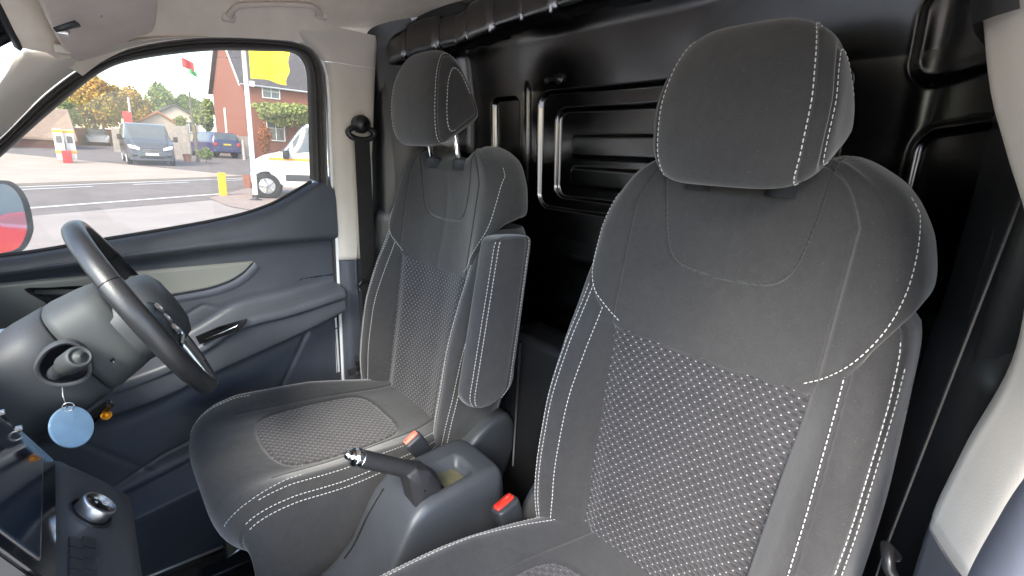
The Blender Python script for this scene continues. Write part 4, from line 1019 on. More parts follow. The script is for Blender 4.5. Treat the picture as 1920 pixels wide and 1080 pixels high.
for cx_ in (141, 166):
    for cy_2 in (1019, 1040, 1061, 1082):
        p = CAM+ray(cx_, cy_2)*(((bp_-CAM)@pn)/(ray(cx_, cy_2)@pn)); mb = MB()
        q = [p+ux*a+bq*b for a, b in ((-.0085, -.0075), (.0085, -.0075), (.0085, .0075), (-.0085, .0075))]
        mb.prism([v+pn*-.006 for v in q], pn*.0085); mb.build('panel_button', M['dark_plastic'], cp, smooth=False)
# --- console between the seats
mat('console_grey', (.052, .056, .063), .42, var=.1, vscale=12, bump=.3, bscale=900, bdist=.0005)
CON = thing('handbrake_console', 'dark moulded console between the two seats', 'console', (-.012, .45, .08))
top = pch([.05, .20, .27, .31, .34, .37, .40, .45, .53, .560, .575, .585], [.36, .40, .43, .468, .525, .570, .588, .594, .600, .598, .585, .55])
rows = []
for y in np.r_[np.linspace(.05, .27, 14)[:-1], np.linspace(.27, .585, 70)]:
    z = float(top(y)); w = float(pch([.05, .3, .5, .56, .585], [.082, .075, .072, .070, .060])(y)); c = -.012
    rows.append([(c-w-.006, y, .09), (c-w-.004, y, z-.10), (c-w, y, z-.018), (c-w+.006, y, z-.004), (c-w+.016, y, z), (c, y, z+.003), (c+w-.016, y, z), (c+w-.006, y, z-.004), (c+w, y, z-.018), (c+w+.004, y, z-.10), (c+w+.008, y, .09)])
P = loft(rows, 120)
slot = sd_rr(P[..., 0], P[..., 1], -.022, .034, .420, .515, .012)
P[..., 2] -= np.where((P[..., 2] > .40) & (np.abs(P[..., 0]+.012) < .06), .022*sst(.002, -.006, slot), 0)
con = gobj('console_body', P, M['console_grey'], CON, flip=True)
mb = MB(); mb.box((-.020, .455, .574), (.032, .505, .580), .003); mb.build('slot_floor', M['olive_metal'], con)
mb = MB(); q = [(-.062, .300, .4620), (-.060, .345, .540), (-.056, .375, .580), (-.052, .375, .580), (-.056, .345, .541), (-.058, .300, .463)]
mb.tube(cat([(-.060, .285, .446), (-.062, .305, .466), (-.060, .335, .521), (-.054, .365, .569)], 20), .0014, 6); mb.build('panel_gap', M['groove'], con)
gobj('console_end', np.stack([P[-1], P[-1]*[.2, 1, 1]+[-.0096, .004, -.03]]), M['dark_plastic'], CON, flip=True)
# handbrake lever
HB = thing('handbrake_lever', 'black handbrake lever raised from the console, silver button at its tip', 'handbrake', (.020, .44, .58))
g0 = at(773, 884, x=.020); g1 = at(668, 856, x=.020); tip = at(657, 851, x=.020)
pts = cat([at(812, 905, x=.020)+[0, .0, -.01], at(795, 893, x=.020), at(776, 884, x=.020), at(735, 873, x=.020), at(700, 865, x=.020), at(672, 858, x=.020)], 40)
rr_ = np.interp(np.linspace(0, 1, 40), [0, .15, .3, .6, .9, 1], [.018, .020, .0165, .0150, .0150, .0145])
mb = MB(); mb.tube(pts, rr_, 18); mb.build('grip', M['rubber'], HB)
mb = MB(); sm = cat([p+np.array([0, 0, 1])*(r*.96)+np.array([.004, 0, 0]) for p, r in zip(pts[8:-2:4], rr_[8:-2:4])], 30); mb.tube(sm, .0014, 6); mb.build('grip_seam', M['dark_plastic'], HB)
blade = np.array([at(*p, x=.020) for p in ((755, 884), (772, 870), (797, 873), (808, 888), (822, 913), (773, 958), (762, 915))])
bl_ = resample(np.vstack([blade, blade[:1]]), 71)[:70]; ce = bl_.mean(0)
P = np.stack([ce+(bl_-ce)*.05+[-.022, 0, 0], ce+(bl_-ce)*.94+[-.022, 0, 0], bl_+[-.019, 0, 0], bl_+[.019, 0, 0], ce+(bl_-ce)*.94+[.022, 0, 0], ce+(bl_-ce)*.05+[.022, 0, 0]])
gobj('lever_shroud', P, M['rubber'], HB, cv=True)
dv = pts[-1]-pts[-4]; dv /= np.linalg.norm(dv)
mb = MB(); mb.lathe([(.0150, -.004), (.0158, .0), (.0158, .006), (.0140, .010), (.009, .011)], pts[-1], dv, 24); mb.build('tip_collar', M['chrome'], HB)
mb = MB(); mb.lathe([(.0072, .008), (.0075, .021), (.006, .0245), (.001, .0255)], pts[-1], dv, 18); mb.build('release_button', M['chrome'], HB)
# buckles
def buckle(label, base, top_, mt, w=.021, d=.0135):
    t = thing('belt_buckle', label, 'belt buckle', tuple(base), 'seat belt buckles')
    base = np.array(base); top_ = np.array(top_); ax = top_-base; L = np.linalg.norm(ax); ax /= L
    u = np.array([0, 1.0, 0])-ax*ax[1]; u /= np.linalg.norm(u); v = np.cross(ax, u); rows = []
    for f, k in ((0, .80), (.3, .88), (.7, 1), (.93, 1), (.985, .95), (1.0, .86)):
        rows.append(np.stack([base+ax*L*f+u*w*k*np.sign(math.cos(q))*abs(math.cos(q))**.45+v*d*k*np.sign(math.sin(q))*abs(math.sin(q))**.45 for q in np.linspace(0, 2*math.pi, 40, endpoint=False)]))
    rows.append(np.stack([base+ax*L+(r-base-ax*L)*.02 for r in rows[-1]]))
    b = gobj('buckle_body', np.stack(rows), M['dark_plastic'], t, cv=True, flip=False)
    rows = []
    for h, k in ((-.004, .80), (.0025, .80), (.004, .74), (.004, .01)):
        rows.append(np.stack([base+ax*(L+h)+u*w*k*np.sign(math.cos(q))*abs(math.cos(q))**.35+v*(d*k*.62*np.sign(math.sin(q))*abs(math.sin(q))**.35+.002) for q in np.linspace(0, 2*math.pi, 40, endpoint=False)]))
    pr = gobj('press_button', np.stack(rows), M[mt], b, cv=True)
    mb = MB(); mb.tube([base+ax*(L+.0042)-u*w*.6+v*.003, base+ax*(L+.0042)+u*w*.6+v*.003], .0016, 6); mb.build('button_ridge', M[mt], pr)
    mb = MB(); mb.tube([base-ax*.06, base+ax*.01], .009, 10); mb.build('stalk', M['black_plastic'], t)
buckle('black belt buckle with faded red button beside the handbrake lever', at(806, 862, x=-.112), at(771, 822, x=-.105), 'buckle_faded')
buckle('grey belt buckle with bright red button in front of the console, by the nearest seat', at(966, 1010, x=.118), at(946, 943, x=.108), 'buckle_red', .027, .0175)
# seat bracket and adjusting bar under the driver's seat
t = thing('seat_bracket', 'bare metal seat mounting bracket on the floor below the driver cushion', 'bracket', (-.40, .2, .08))
mb = MB(); q = [at(*p, x=-.40) for p in ((402, 952), (462, 940), (472, 1015), (427, 1044))]; mb.prism(q, (-.004, 0, 0)); pl = mb.build('plate', M['olive_metal'], t, smooth=False)
mb = MB(); mb.tube([q[0], q[3], q[2]], .004, 8); mb.tube([at(402, 930, x=-.40), at(394, 943, x=-.40), at(402, 953, x=-.40)], .004, 8); mb.build('rim_bar', M['satin_metal'], t)
mb = MB(); mb.lathe([(.008, 0), (.008, .012), (.004, .014)], at(410, 952, x=-.396), (1, 0, 0), 10); mb.build('bolt', M['satin_metal'], t)
t = thing('seat_lever', 'black adjusting bar reaching out under the driver cushion', 'lever', (-.40, .22, .1))
mb = MB(); mb.tube(cat([at(470, 1010, x=-.46), at(500, 1045, x=-.40), at(533, 1082, x=-.33), at(560, 1120, x=-.3)], 16), .006, 10); b_ = mb.build('bar', M['black_plastic'], t)
mb = MB(); mb.tube([at(520, 1066, x=-.352), at(536, 1084, x=-.325)], .0068, 10); mb.build('bar_end', M['chrome'], t)
# dark box and clutter behind the seats
t = thing('storage_tray', 'black carpeted box on the floor behind the two seats', 'box', (.0, .8, .08))
mb = MB(); mb.box((-.16, .74, .09), (.14, .86, .80), .02); bx_ = mb.build('tray_body', M['black_plastic'], t)
mb = MB(); mb.tube([(-.09, .735, .78), (-.09, .735, .45)], .003, 6); mb.build('tray_seam', M['dark_plastic'], t)
# door mirror outside the window
t = thing('door_mirror', 'grey door mirror outside the driver window at the picture edge', 'mirror', (-.92, -.15, 1.0))
mn = np.array([.62, .77, .02]); mn /= np.linalg.norm(mn); m0 = at(20, 410, x=-.92)
fr = cat([CAM+ray(*p)*(((m0-CAM)@mn)/(ray(*p)@mn)) for p in ((-60, 345), (0, 338), (28, 344), (50, 372), (61, 415), (60, 440), (42, 470), (0, 482), (-60, 490))], 60, closed=True); ce = fr.mean(0)
P = np.stack([ce+(fr-ce)*.5-mn*.05, ce+(fr-ce)*.85-mn*.04, ce+(fr-ce)*1.0-mn*.02, fr+0*mn, ce+(fr-ce)*.98+mn*.003, ce+(fr-ce)*.93-mn*.002, ce+(fr-ce)*.90-mn*.006])
gobj('housing', P, M['mid_plastic'], t, cv=True)
P = np.stack([ce+(fr-ce)*.915-mn*.005, ce+(fr-ce)*.01-mn*.004]); mat('mirror_glass', (.75, .82, .85), .02, 1.0, var=0)
gobj('mirror_glass', P, M['mirror_glass'], t, cv=True)
mb = MB(); mb.tube([ce-mn*.05, ce-mn*.06+np.array([.09, -.05, -.08])], .03, 12); mb.build('mirror_arm', M['dark_plastic'], t)
# ------------------------------------------------------------------ outside the driver's window
mat('forecourt', (.35, .305, .27), .9, var=.10, vscale=1.2, bump=.3, bscale=40, bdist=.004)
mat('tarmac', (.18, .152, .132), .85, var=.16, vscale=1.5, bump=.4, bscale=60, bdist=.004)
mat('concrete', (.44, .36, .28), .9, var=.10, vscale=.8, bump=.2, bscale=30, bdist=.004)
mat('road_paint', (.75, .74, .70), .7, var=.15, vscale=6)
mat('pavers', (.33, .26, .22), .85, var=.2, vscale=9)
mat('slate', (.085, .078, .078), .7, var=.25, vscale=4, bump=.4, bscale=20, bdist=.01)
mat('thatch_brown', (.30, .22, .16), .9, var=.15, vscale=3)
mat('tile_orange', (.45, .20, .10), .85, var=.2, vscale=4)
mat('render_cream', (.55, .50, .42), .85, var=.06, vscale=2)
mat('fence_wood', (.36, .32, .28), .85, var=.2, vscale=5)
mat('yellow_cloth', (.95, .80, .02), .8, var=.06, vscale=3)
mat('yellow_paint', (.85, .50, .02), .5, var=.08, vscale=4)
mat('van_grey', (.06, .068, .082), .28, var=.04, coat=.8)
mat('suv_blue', (.026, .030, .11), .28, var=.04, coat=.8)
mat('car_silver', (.45, .46, .46), .3, var=.04, coat=.6)
mat('car_red', (.42, .02, .015), .28, var=.04, coat=.8)
mat('auto_glass', (.10, .12, .13), .06, var=.1, vscale=2, coat=.5)
mat('tyre', (.02, .02, .02), .8, var=.1)
mat('lamp_clear', (.70, .72, .74), .15, var=.1, coat=.6)
mat('lamp_red', (.55, .03, .03), .2, var=.1, coat=.6)
mat('plate_yellow', (.85, .62, .05), .5, var=.05)
mat('orange_stripe', (.90, .42, .03), .4, var=.05)
mat('red_paint', (.62, .04, .04), .5, var=.08)
mat('green_cloth', (.06, .35, .10), .8, var=.08)
mat('bark', (.10, .08, .06), .9, var=.3, vscale=8)
def leaf(key, cols, sc=.35):
    m = bpy.data.materials.new(key); m.use_nodes = True; t = NT(m); b = t.n['Principled BSDF']; b.inputs['Roughness'].default_value = .7
    b.inputs['Specular IOR Level'].default_value = .2
    f = t.noise(sc, 4, None, .7); n = len(cols)
    t.link(t.ramp(f, [(.28+.44*i/(n-1), c) for i, c in enumerate(cols)]), b.inputs['Base Color'])
    b.inputs['Transmission Weight'].default_value = 0
    M[key] = m
leaf('leaf_autumn', [(.16, .20, .03), (.36, .27, .03), (.48, .28, .03), (.46, .19, .03)], .5)
leaf('leaf_green', [(.11, .16, .04), (.20, .26, .06), (.32, .31, .07)], .6)
leaf('leaf_ivy', [(.16, .23, .06), (.28, .33, .09), (.42, .32, .14)], .9)
leaf('leaf_red', [(.25, .10, .03), (.40, .14, .04), (.20, .18, .05)], .9)
def bricks():
    m = bpy.data.materials.new('brick_wall'); m.use_nodes = True; t = NT(m); b = t.n['Principled BSDF']; b.inputs['Roughness'].default_value = .9
    br = t.new('ShaderNodeTexBrick'); br.inputs['Scale'].default_value = 4.2
    mp = t.new('ShaderNodeMapping'); mp.inputs['Rotation'].default_value = (R_(90), 0, 0)
    sx = t.new('ShaderNodeSeparateXYZ'); t.link(t.coord(), sx.inputs[0]); cx = t.new('ShaderNodeCombineXYZ')
    t.link(t.math('ADD', sx.outputs[0], sx.outputs[1]), cx.inputs[0]); t.link(sx.outputs[2], cx.inputs[1]); t.link(cx.outputs[0], br.inputs['Vector'])
    br.inputs['Color1'].default_value = (.27, .088, .05, 1); br.inputs['Color2'].default_value = (.225, .072, .042, 1); br.inputs['Mortar'].default_value = (.34, .22, .16, 1); br.inputs['Mortar Size'].default_value = .012
    n = t.noise(1.2, 4); t.link(t.mix(t.math('MULTIPLY', n, .35), br.outputs[0], (.29, .12, .075)), b.inputs['Base Color']); M['brick_wall'] = m
bricks()
# --- ground
def sheet(name, pts, mt, h, **k):
    V = [gnd(px, py) + np.array([0, 0, h]) for px, py in pts]
    return tag(mobj(name, V, [list(range(len(V)))], M[mt], smooth=False), kind='structure', **k)
V = [(-400, -300, gz(-400)), (-1, -300, -.5), (-1, 500, -.5), (-400, 500, gz(-400)), (120, -300, -.5), (120, 500, -.5)]
tag(mobj('ground', V, [(0, 1, 2, 3), (1, 4, 5, 2)], M['forecourt'], smooth=False), kind='structure')
V = [(-3.5, -14, gz(-3.5)+.004), (-1, -14, -.496), (-1, 14, -.496), (-3.5, 14, gz(-3.5)+.004), (14, -14, -.496), (14, 14, -.496)]
mat('bounce_concrete', (.66, .61, .55), .9, var=.08, vscale=1.0, bump=.3, bscale=40, bdist=.004)
tag(mobj('bounce_apron', V, [(0, 1, 2, 3), (1, 4, 5, 2)], M['bounce_concrete'], smooth=False), kind='structure')  # brighter ground round the van, added to bounce light onto the headlining
def gpoly(name, pts, mt, h):
    V = [(x, y, gz(x)+h) for x, y in pts]; return tag(mobj(name, V, [list(range(len(V)))][:], M[mt], smooth=False), kind='structure')
# the road runs obliquely past the forecourt
n0, n1 = gnd(55, 405)[:2], gnd(410, 374)[:2]; dr_ = (n1-n0)/np.linalg.norm(n1-n0); pr = np.array([-dr_[1], dr_[0]]); pr = pr if pr[0] < 0 else -pr
f0 = gnd(100, 347)[:2]; width = float((f0-n0)@pr)
A_, B_ = n0-dr_*19, n0+dr_*90
gpoly('road', [A_, B_, B_+pr*width, A_+pr*width], 'tarmac', .004)
gpoly('far_forecourt', [A_+pr*(width+.1), n0+dr_*11.5+pr*(width+.1), n0+dr_*14+pr*60, A_+pr*60], 'concrete', .008)
gpoly('side_road', [n0+dr_*11.7+pr*(width-.02), n0+dr_*40+pr*(width-.02), n0+dr_*40+pr*60, n0+dr_*14.2+pr*60], 'tarmac', .010)
def line(o0, o1, off, w): 
    a, b = n0+dr_*o0+pr*off, n0+dr_*o1+pr*off
    o = gpoly('road_marking', [a, b, b+pr*w, a+pr*w], 'road_paint', .014); return o
L0 = gnd(60, 392)[:2]; offL = float((L0-n0)@pr); line(-3, float((gnd(385, 357)[:2]-n0)@dr_), offL, .16)
M0 = gnd(80, 355)[:2]; offM = float((M0-n0)@pr)
for k in range(-2, 6): line(k*3.2-1.0, k*3.2+1.0, offM, .12)
line(3.0, 14, float((gnd(215, 342)[:2]-n0)@pr), .10)
line(-20, 11, width-.35, .14)
gpoly('brick_paving', [gnd(*p)[:2] for p in ((392, 372), (470, 352), (600, 342), (600, 400), (500, 400), (430, 388))], 'pavers', .018)
a_, b_ = n0-dr_*19+pr*(width+.1), n0+dr_*11.4+pr*(width+.1)
mb = MB(); 
P = [(a_[0], a_[1]), (b_[0], b_[1]), (b_[0]+pr[0]*.15, b_[1]+pr[1]*.15), (a_[0]+pr[0]*.15, a_[1]+pr[1]*.15)]
mb.prism([(x, y, gz(x)-.05) for x, y in P], (0, 0, .12)); tag(mb.build('kerb', M['concrete'], smooth=False), kind='structure')
# --- vehicles
def wheel_parts(t, x, y, r, w, side):
    mb = MB(); mb.lathe([(r*.62, -w/2), (r*.93, -w/2), (r, -w*.35), (r, w*.35), (r*.93, w/2), (r*.62, w/2)], (x, y, r), (0, 1, 0), 28)
    wh = mb.build('wheel', M['tyre'], t, local=True)
    mb = MB(); mb.lathe([(r*.63, 0), (r*.60, .012), (r*.2, .02), (.01, .02)], (x, y+side*w*.5*.9, r), (0, side, 0), 20)
    for k in range(5):
        a = k*2*math.pi/5; mb.tube([(x, y+side*(w*.45+.025), r), (x+r*.58*math.cos(a), y+side*(w*.45+.02), r+r*.58*math.sin(a))], .025, 6)
    mb.build('rim', M['car_silver'], wh, local=True)
    mb = MB(); mb.lathe([(r*1.13, -.02), (r*1.13, .0), (.01, .0)], (x, y+side*(w*.32), r*1.02), (0, side, 0), 28); mb.build('wheel_arch', M['black_plastic'], t, local=True)
def vehicle(name, label, cat_, loc, rz, st, paint, screen, side, wheels, rear_glass=None, group=None):
    t = thing(name, label, cat_, loc, group, rz)
    st = np.array(st, float); X = st[:, 0]; fs = [pch(X, st[:, k]) for k in range(1, 7)]; xs = np.unique(np.r_[np.linspace(X[0], X[-1], 64), X]); rows = []
    for x in xs:
        hl, zl, hb, zb, hr_, zr = (float(f(x)) for f in fs); h = []
        h += [(0, zl), (hl*.6, zl), (hl*.95, zl+.01), (hl, zl+.08)]
        for k in range(1, 9): u = k/8; h.append((hl+(hb-hl)*math.sin(u*math.pi/2), zl+.08+(zb-zl-.08)*u))
        for k in range(1, 9): u = k/8; h.append((hb+(hr_-hb)*u**1.2, zb+(zr-.09-zb)*u))
        for k in range(1, 9): u = k/8*math.pi/2; h.append(((hr_-.12*min(1, hr_))+.12*min(1, hr_)*math.cos(u), zr-.09+.09*math.sin(u)))
        for k in range(1, 5): h.append(((hr_-.12*min(1, hr_))*(1-k/4), zr+.012*math.sin(k/4*math.pi/2)))
        rows.append([(x, -y, z) for y, z in h] + [(x, y, z) for y, z in h[::-1][1:]])
    P = np.array(rows); n = P.shape[1]; nh = (n+1)//2
    idx = np.arange(n-1); hidx = np.where(idx < nh-1, idx, n-2-idx)
    xm = .5*(xs[:-1]+xs[1:])
    reg = np.zeros((len(xs)-1, n-1), int)
    if screen: reg[np.ix_((xm > screen[0]) & (xm < screen[1]), hidx >= 22)] = 1
    for (a, b) in side: 
        reg[np.ix_((xm > a) & (xm < b), (hidx >= 12) & (hidx < 19) & (idx < nh-1))] = 2; reg[np.ix_((xm > a) & (xm < b), (hidx >= 12) & (hidx < 19) & (idx >= nh-1))] = 3
    if rear_glass: reg[np.ix_((xm > rear_glass[0]) & (xm < rear_glass[1]), hidx >= 22)] = 4
    F = gfaces(len(xs), n, flip=False); V = P.reshape(-1, 3)
    for r, nm, mt in ((0, 'body', paint), (1, 'windscreen', 'auto_glass'), (2, 'side_window', 'auto_glass'), (3, 'side_window', 'auto_glass'), (4, 'rear_window', 'auto_glass')):
        f = F[reg.ravel() == r]
        if not len(f): continue
        u, inv = np.unique(f, return_inverse=True); f2 = inv.reshape(f.shape).tolist()
        if r == 0: f2 = f2 + [[int(np.searchsorted(u, q)) for q in range(n)], [int(np.searchsorted(u, (len(xs)-1)*n+q)) for q in range(n)][::-1]]
        mobj(nm, V[u], f2, M[mt], t, local=True, auto=35)
    for (x, y, r, w) in wheels:
        for sd_ in (-1, 1): wheel_parts(t, x, sd_*y, r, w, sd_)
    return t
def lbox(t, name, lo, hi, mt, r=.0):
    mb = MB(); mb.box(lo, hi, r); return mb.build(name, M[mt], t, local=True, smooth=r > 0)
# grey van, nose towards us
g = gnd(278, 311); 
van_st = [(-4.2, .90, .30, .95, 1.20, .82, 1.90), (-4.0, .95, .30, .98, 1.22, .84, 1.97), (-1.2, .95, .30, .98, 1.24, .85, 1.99), (-.9, .95, .30, .98, 1.24, .84, 1.95), (-.05, .95, .30, .97, 1.17, .74, 1.24), (.35, .93, .28, .95, 1.06, .72, 1.14), (.62, .88, .26, .90, .92, .66, 1.02), (.76, .80, .26, .82, .70, .6, .84), (.80, .70, .30, .72, .56, .5, .70)]
t = vehicle('parked_van', 'slate grey panel van with white number plate facing the road', 'van', (g[0]-.8, g[1]+.22, gz(g[0])), R_(0), van_st, 'van_grey', (-.92, -.06), [(-.95, -.1)], [(.0, .86, .34, .2), (-3.1, .86, .34, .2)], group='vehicles outside')
gr = lbox(t, 'grille', (.70, -.42, .62), (.80, .42, .80), 'black_plastic', .03)
for k in range(3): lbox(gr, 'grille_bar', (.79, -.40, .655+.05*k), (.812, .40, .668+.05*k), 'car_silver')
lbox(t, 'lower_grille', (.72, -.50, .34), (.815, .50, .46), 'black_plastic', .03)
mb = MB(); mb.lathe([(.001, .012), (.05, .010), (.055, 0)], (0, 0, 0), (1, 0, 0), 20); V = np.vstack(mb.V)*[1, 1.9, .85]+[.80, 0, .80]; mobj('oval_badge', V, mb.F, M['suv_blue'], t, local=True)
lbox(t, 'number_plate', (.805, -.26, .49), (.822, .26, .60), 'white_paint')
for s_ in (-1, 1):
    P = np.array([(.80, .46, .72), (.72, .82, .80), (.55, .90, .95), (.62, .78, .96), (.76, .46, .84)])*[1, s_, 1]; mb = MB(); mb.prism(P, (.045, 0, 0)); mb.build('headlight', M['lamp_clear'], t, local=True, smooth=False)
    lbox(t, 'fog_lamp', (.72, s_*.66-.12, .40), (.80, s_*.66+.12, .52), 'black_plastic', .03)
    mb = MB(); mb.box((-.25, s_*1.12-.10, 1.16), (-.10, s_*1.12+.10, 1.42), .04); mb.tube([(-.2, s_*.94, 1.20), (-.2, s_*1.05, 1.24)], .03, 6); mb.build('wing_mirror', M['black_plastic'], t, local=True)
lbox(t, 'bumper', (.60, -.84, .24), (.83, .84, .34), 'van_grey', .03)
# dark blue estate, tail towards us
g = gnd(418, 297)
suv = [(-2.3, .82, .42, .86, .80, .60, .95), (-2.25, .90, .40, .94, 1.05, .74, 1.30), (-2.02, .93, .38, .97, 1.12, .80, 1.74), (-1.7, .93, .36, .97, 1.12, .80, 1.80), (.3, .93, .36, .97, 1.10, .78, 1.78), (1.0, .93, .36, .96, 1.04, .74, 1.16), (2.1, .90, .36, .92, .98, .70, 1.06), (2.35, .82, .40, .84, .70, .60, .86)]
t = vehicle('parked_suv', 'dark blue tall estate car seen from behind beside the brick house', 'car', (g[0]-2.2, g[1]-.2, gz(g[0])), R_(180+14), suv, 'suv_blue', (.32, .98), [(-1.7, -.75), (-.65, .35)], [(1.45, .86, .37, .22), (-1.40, .86, .37, .22)], (-2.24, -2.03), group='vehicles outside')
lbox(t, 'number_plate', (-2.335, -.26, .92), (-2.30, .26, 1.03), 'plate_yellow')
lbox(t, 'bumper', (-2.40, -.92, .42), (-2.15, .92, .62), 'suv_blue', .05)
for s_ in (-1, 1):
    lbox(t, 'tail_light', (-2.32, s_*.80-.11, .86), (-2.15, s_*.80+.11, 1.10), 'lamp_red', .03)
    lbox(t, 'wing_mirror', (.35, s_*1.04-.09, 1.10), (.48, s_*1.04+.09, 1.28), 'black_plastic', .04)
mb = MB(); mb.lathe([(.05, 0), (.05, .10)], (-2.42, 0, .45), (0, 0, 1), 10); mb.tube([(-2.42, 0, .46), (-2.2, 0, .44)], .03, 6); mb.build('tow_ball', M['black_plastic'], t, local=True)
# white van beside the flag pole
g = gnd(513, 372)
wv = [(-5.2, .95, .34, 1.0, 1.24, .82, 2.16), (-5.0, 1.0, .32, 1.03, 1.26, .86, 2.22), (-1.50, 1.0, .32, 1.03, 1.26, .86, 2.22), (-1.15, 1.0, .32, 1.03, 1.25, .84, 2.12), (-.45, 1.0, .32, 1.02, 1.20, .74, 1.34), (-.05, .98, .32, 1.0, 1.10, .70, 1.22), (.24, .92, .32, .94, .92, .64, 1.06), (.36, .76, .34, .80, .70, .50, .86)]
t = vehicle('parked_van', 'white van with orange stripe standing behind the white flag pole', 'van', (g[0]-.90, g[1]+.06, gz(g[0])), R_(-106), wv, 'white_paint', (-1.18, -.46), [(-1.25, -.75), (-.71, -.50)], [(-.05, .93, .36, .22), (-3.3, .93, .36, .22)], group='vehicles outside')
for s_ in (1,):
    lbox(t, 'side_stripe', (-4.9, 1.010, 1.10), (-.15, 1.045, 1.165), 'orange_stripe')
    lbox(t, 'side_moulding', (-2.75, 1.00, .52), (-.55, 1.03, .70), 'dark_plastic', .01)
    lbox(t, 'door_handle', (-1.40, 1.03, .98), (-1.22, 1.065, 1.025), 'black_plastic', .01); lbox(t, 'door_handle', (-1.70, 1.03, .98), (-1.52, 1.065, 1.025), 'black_plastic', .01)
    lbox(t, 'wing_mirror', (-.68, 1.04, 1.14), (-.50, 1.26, 1.38), 'black_plastic', .05)
    lbox(t, 'door_gap', (-1.462, 1.024, .50), (-1.450, 1.037, 1.22), 'black_plastic'); lbox(t, 'headlight', (.04, .80, .86), (.30, .98, 1.08), 'lamp_clear', .05)
# small silver car far behind, and a red one alongside seen in the mirror
car = [(-2.0, .70, .30, .74, .62, .5, .80), (-1.9, .78, .28, .82, .82, .62, 1.02), (-1.4, .80, .26, .84, .88, .64, 1.38), (-.2, .80, .26, .84, .88, .64, 1.42), (.7, .80, .26, .83, .84, .60, .94), (1.6, .76, .26, .78, .74, .54, .84), (1.85, .62, .30, .66, .56, .4, .68)]
p = gnd(180, 277); t = vehicle('parked_car', 'small silver car parked far off by the orange brick wall', 'car', (p[0]-6, p[1]+.25, gz(p[0]-6)), R_(2), car, 'car_silver', (-.15, .65), [(-1.3, .5)], [(1.15, .74, .29, .18), (-1.2, .74, .29, .18)], (-1.88, -1.42), 'vehicles outside')
mc = at(30, 425, x=-.92); md = mc-CAM; md /= np.linalg.norm(md); mr = md-2*(md@mn)*mn; RC = mc+mr*7.0
t = vehicle('parked_car', 'red car parked alongside, mirrored in the door mirror', 'car', (RC[0], RC[1], -.47), R_(-88), car, 'car_red', (-.15, .65), [(-1.3, .5)], [(1.15, .74, .29, .18), (-1.2, .74, .29, .18)], (-1.88, -1.42), 'vehicles outside')
# --- flag pole, flag, bollard, planter
g = gnd(480, 376); tp = at(463, 95, x=g[0]); 
t = thing('flag_pole', 'tall white flag pole with bracket in front of the white van', 'flag pole', tuple(g))
top_ = np.array([g[0], g[1]-.02, 5.2]); mb = MB(); mb.tube([g, top_], [.065, .05], 14); mb.build('pole', M['white_paint'], t)
mb = MB(); mb.lathe([(.16, 0), (.16, .03), (.08, .05), (.08, .16)], g, (0, 0, 1), 16); mb.build('pole_base', M['dark_plastic'], t)
pb = at(470, 157, x=g[0]); mb = MB(); mb.box(pb-[.05, .03, .07], pb+[.05, .09, .07], .02); mb.build('bracket', M['white_paint'], t)
ys_ = np.linspace(0, 1, 30); zs_ = np.linspace(0, 1, 24); fl0 = at(470, 147, x=g[0]); fl1 = at(537, 60, x=g[0]); rows = []
for u in ys_:
    y = fl0[1]+(fl1[1]-fl0[1])*u; q = []
    for v in zs_:
        yy = y - (.10*max(0, .45-v)*u**2*2.2 + .03*math.sin(v*17)*u); q.append((g[0]+.10*math.sin(u*7+v*2)*u, yy, fl0[2]+(fl1[2]-fl0[2])*v + .06*math.sin(u*5)*u))
    rows.append(q)
fl = gobj('flag', np.array(rows), M['yellow_cloth']); tag(fl, 'plain bright yellow flag flying from the white pole', 'flag')
g = gnd(419, 367); t = thing('bollard', 'square yellow bollard at the edge of the forecourt', 'bollard', tuple(g))
mb = MB(); mb.box(g+[-.09, -.09, 0], g+[.09, .09, .62], .015); mb.build('post', M['yellow_paint'], t)
mb = MB(); mb.box(g+[-.10, -.10, .60], g+[.10, .10, .645], .015); mb.build('post_cap', M['yellow_paint'], t)
g = gnd(480, 352); mb = MB(); mb.box(g+[-.4, -.30, 0], g+[.4, .40, .42], .02); o = mb.build('brick_planter', M['brick_wall']); tag(o, 'low brown brick planter behind the flag pole', 'planter')
# pennant on a wire
p = at(352, 122, x=-20); t = thing('pennant', 'small red and green pennant hanging in the sky left of the house', 'pennant', tuple(p))
P = np.array([[(p[0]+.05*math.sin(u*6), p[1]-.16+.34*u, p[2]+.22-.30*v-.12*u) for v in np.linspace(0, 1, 8)] for u in np.linspace(0, 1, 10)]); gobj('red_field', P, M['red_paint'], t)
P = np.array([[(p[0]+.02+.04*math.sin(u*6), p[1]+.02+.22*u, p[2]-.10-.16*v-.10*u) for v in np.linspace(0, 1, 5)] for u in np.linspace(0, 1, 8)]); gobj('green_field', P, M['green_cloth'], t)
mb = MB(); mb.tube([(p[0], p[1]-12, p[2]+.9), (p[0], p[1], p[2]+.24), (p[0]-6, p[1]+4.4, p[2]+1.6)], .006, 5); mb.build('wire', M['dark_plastic'], t)
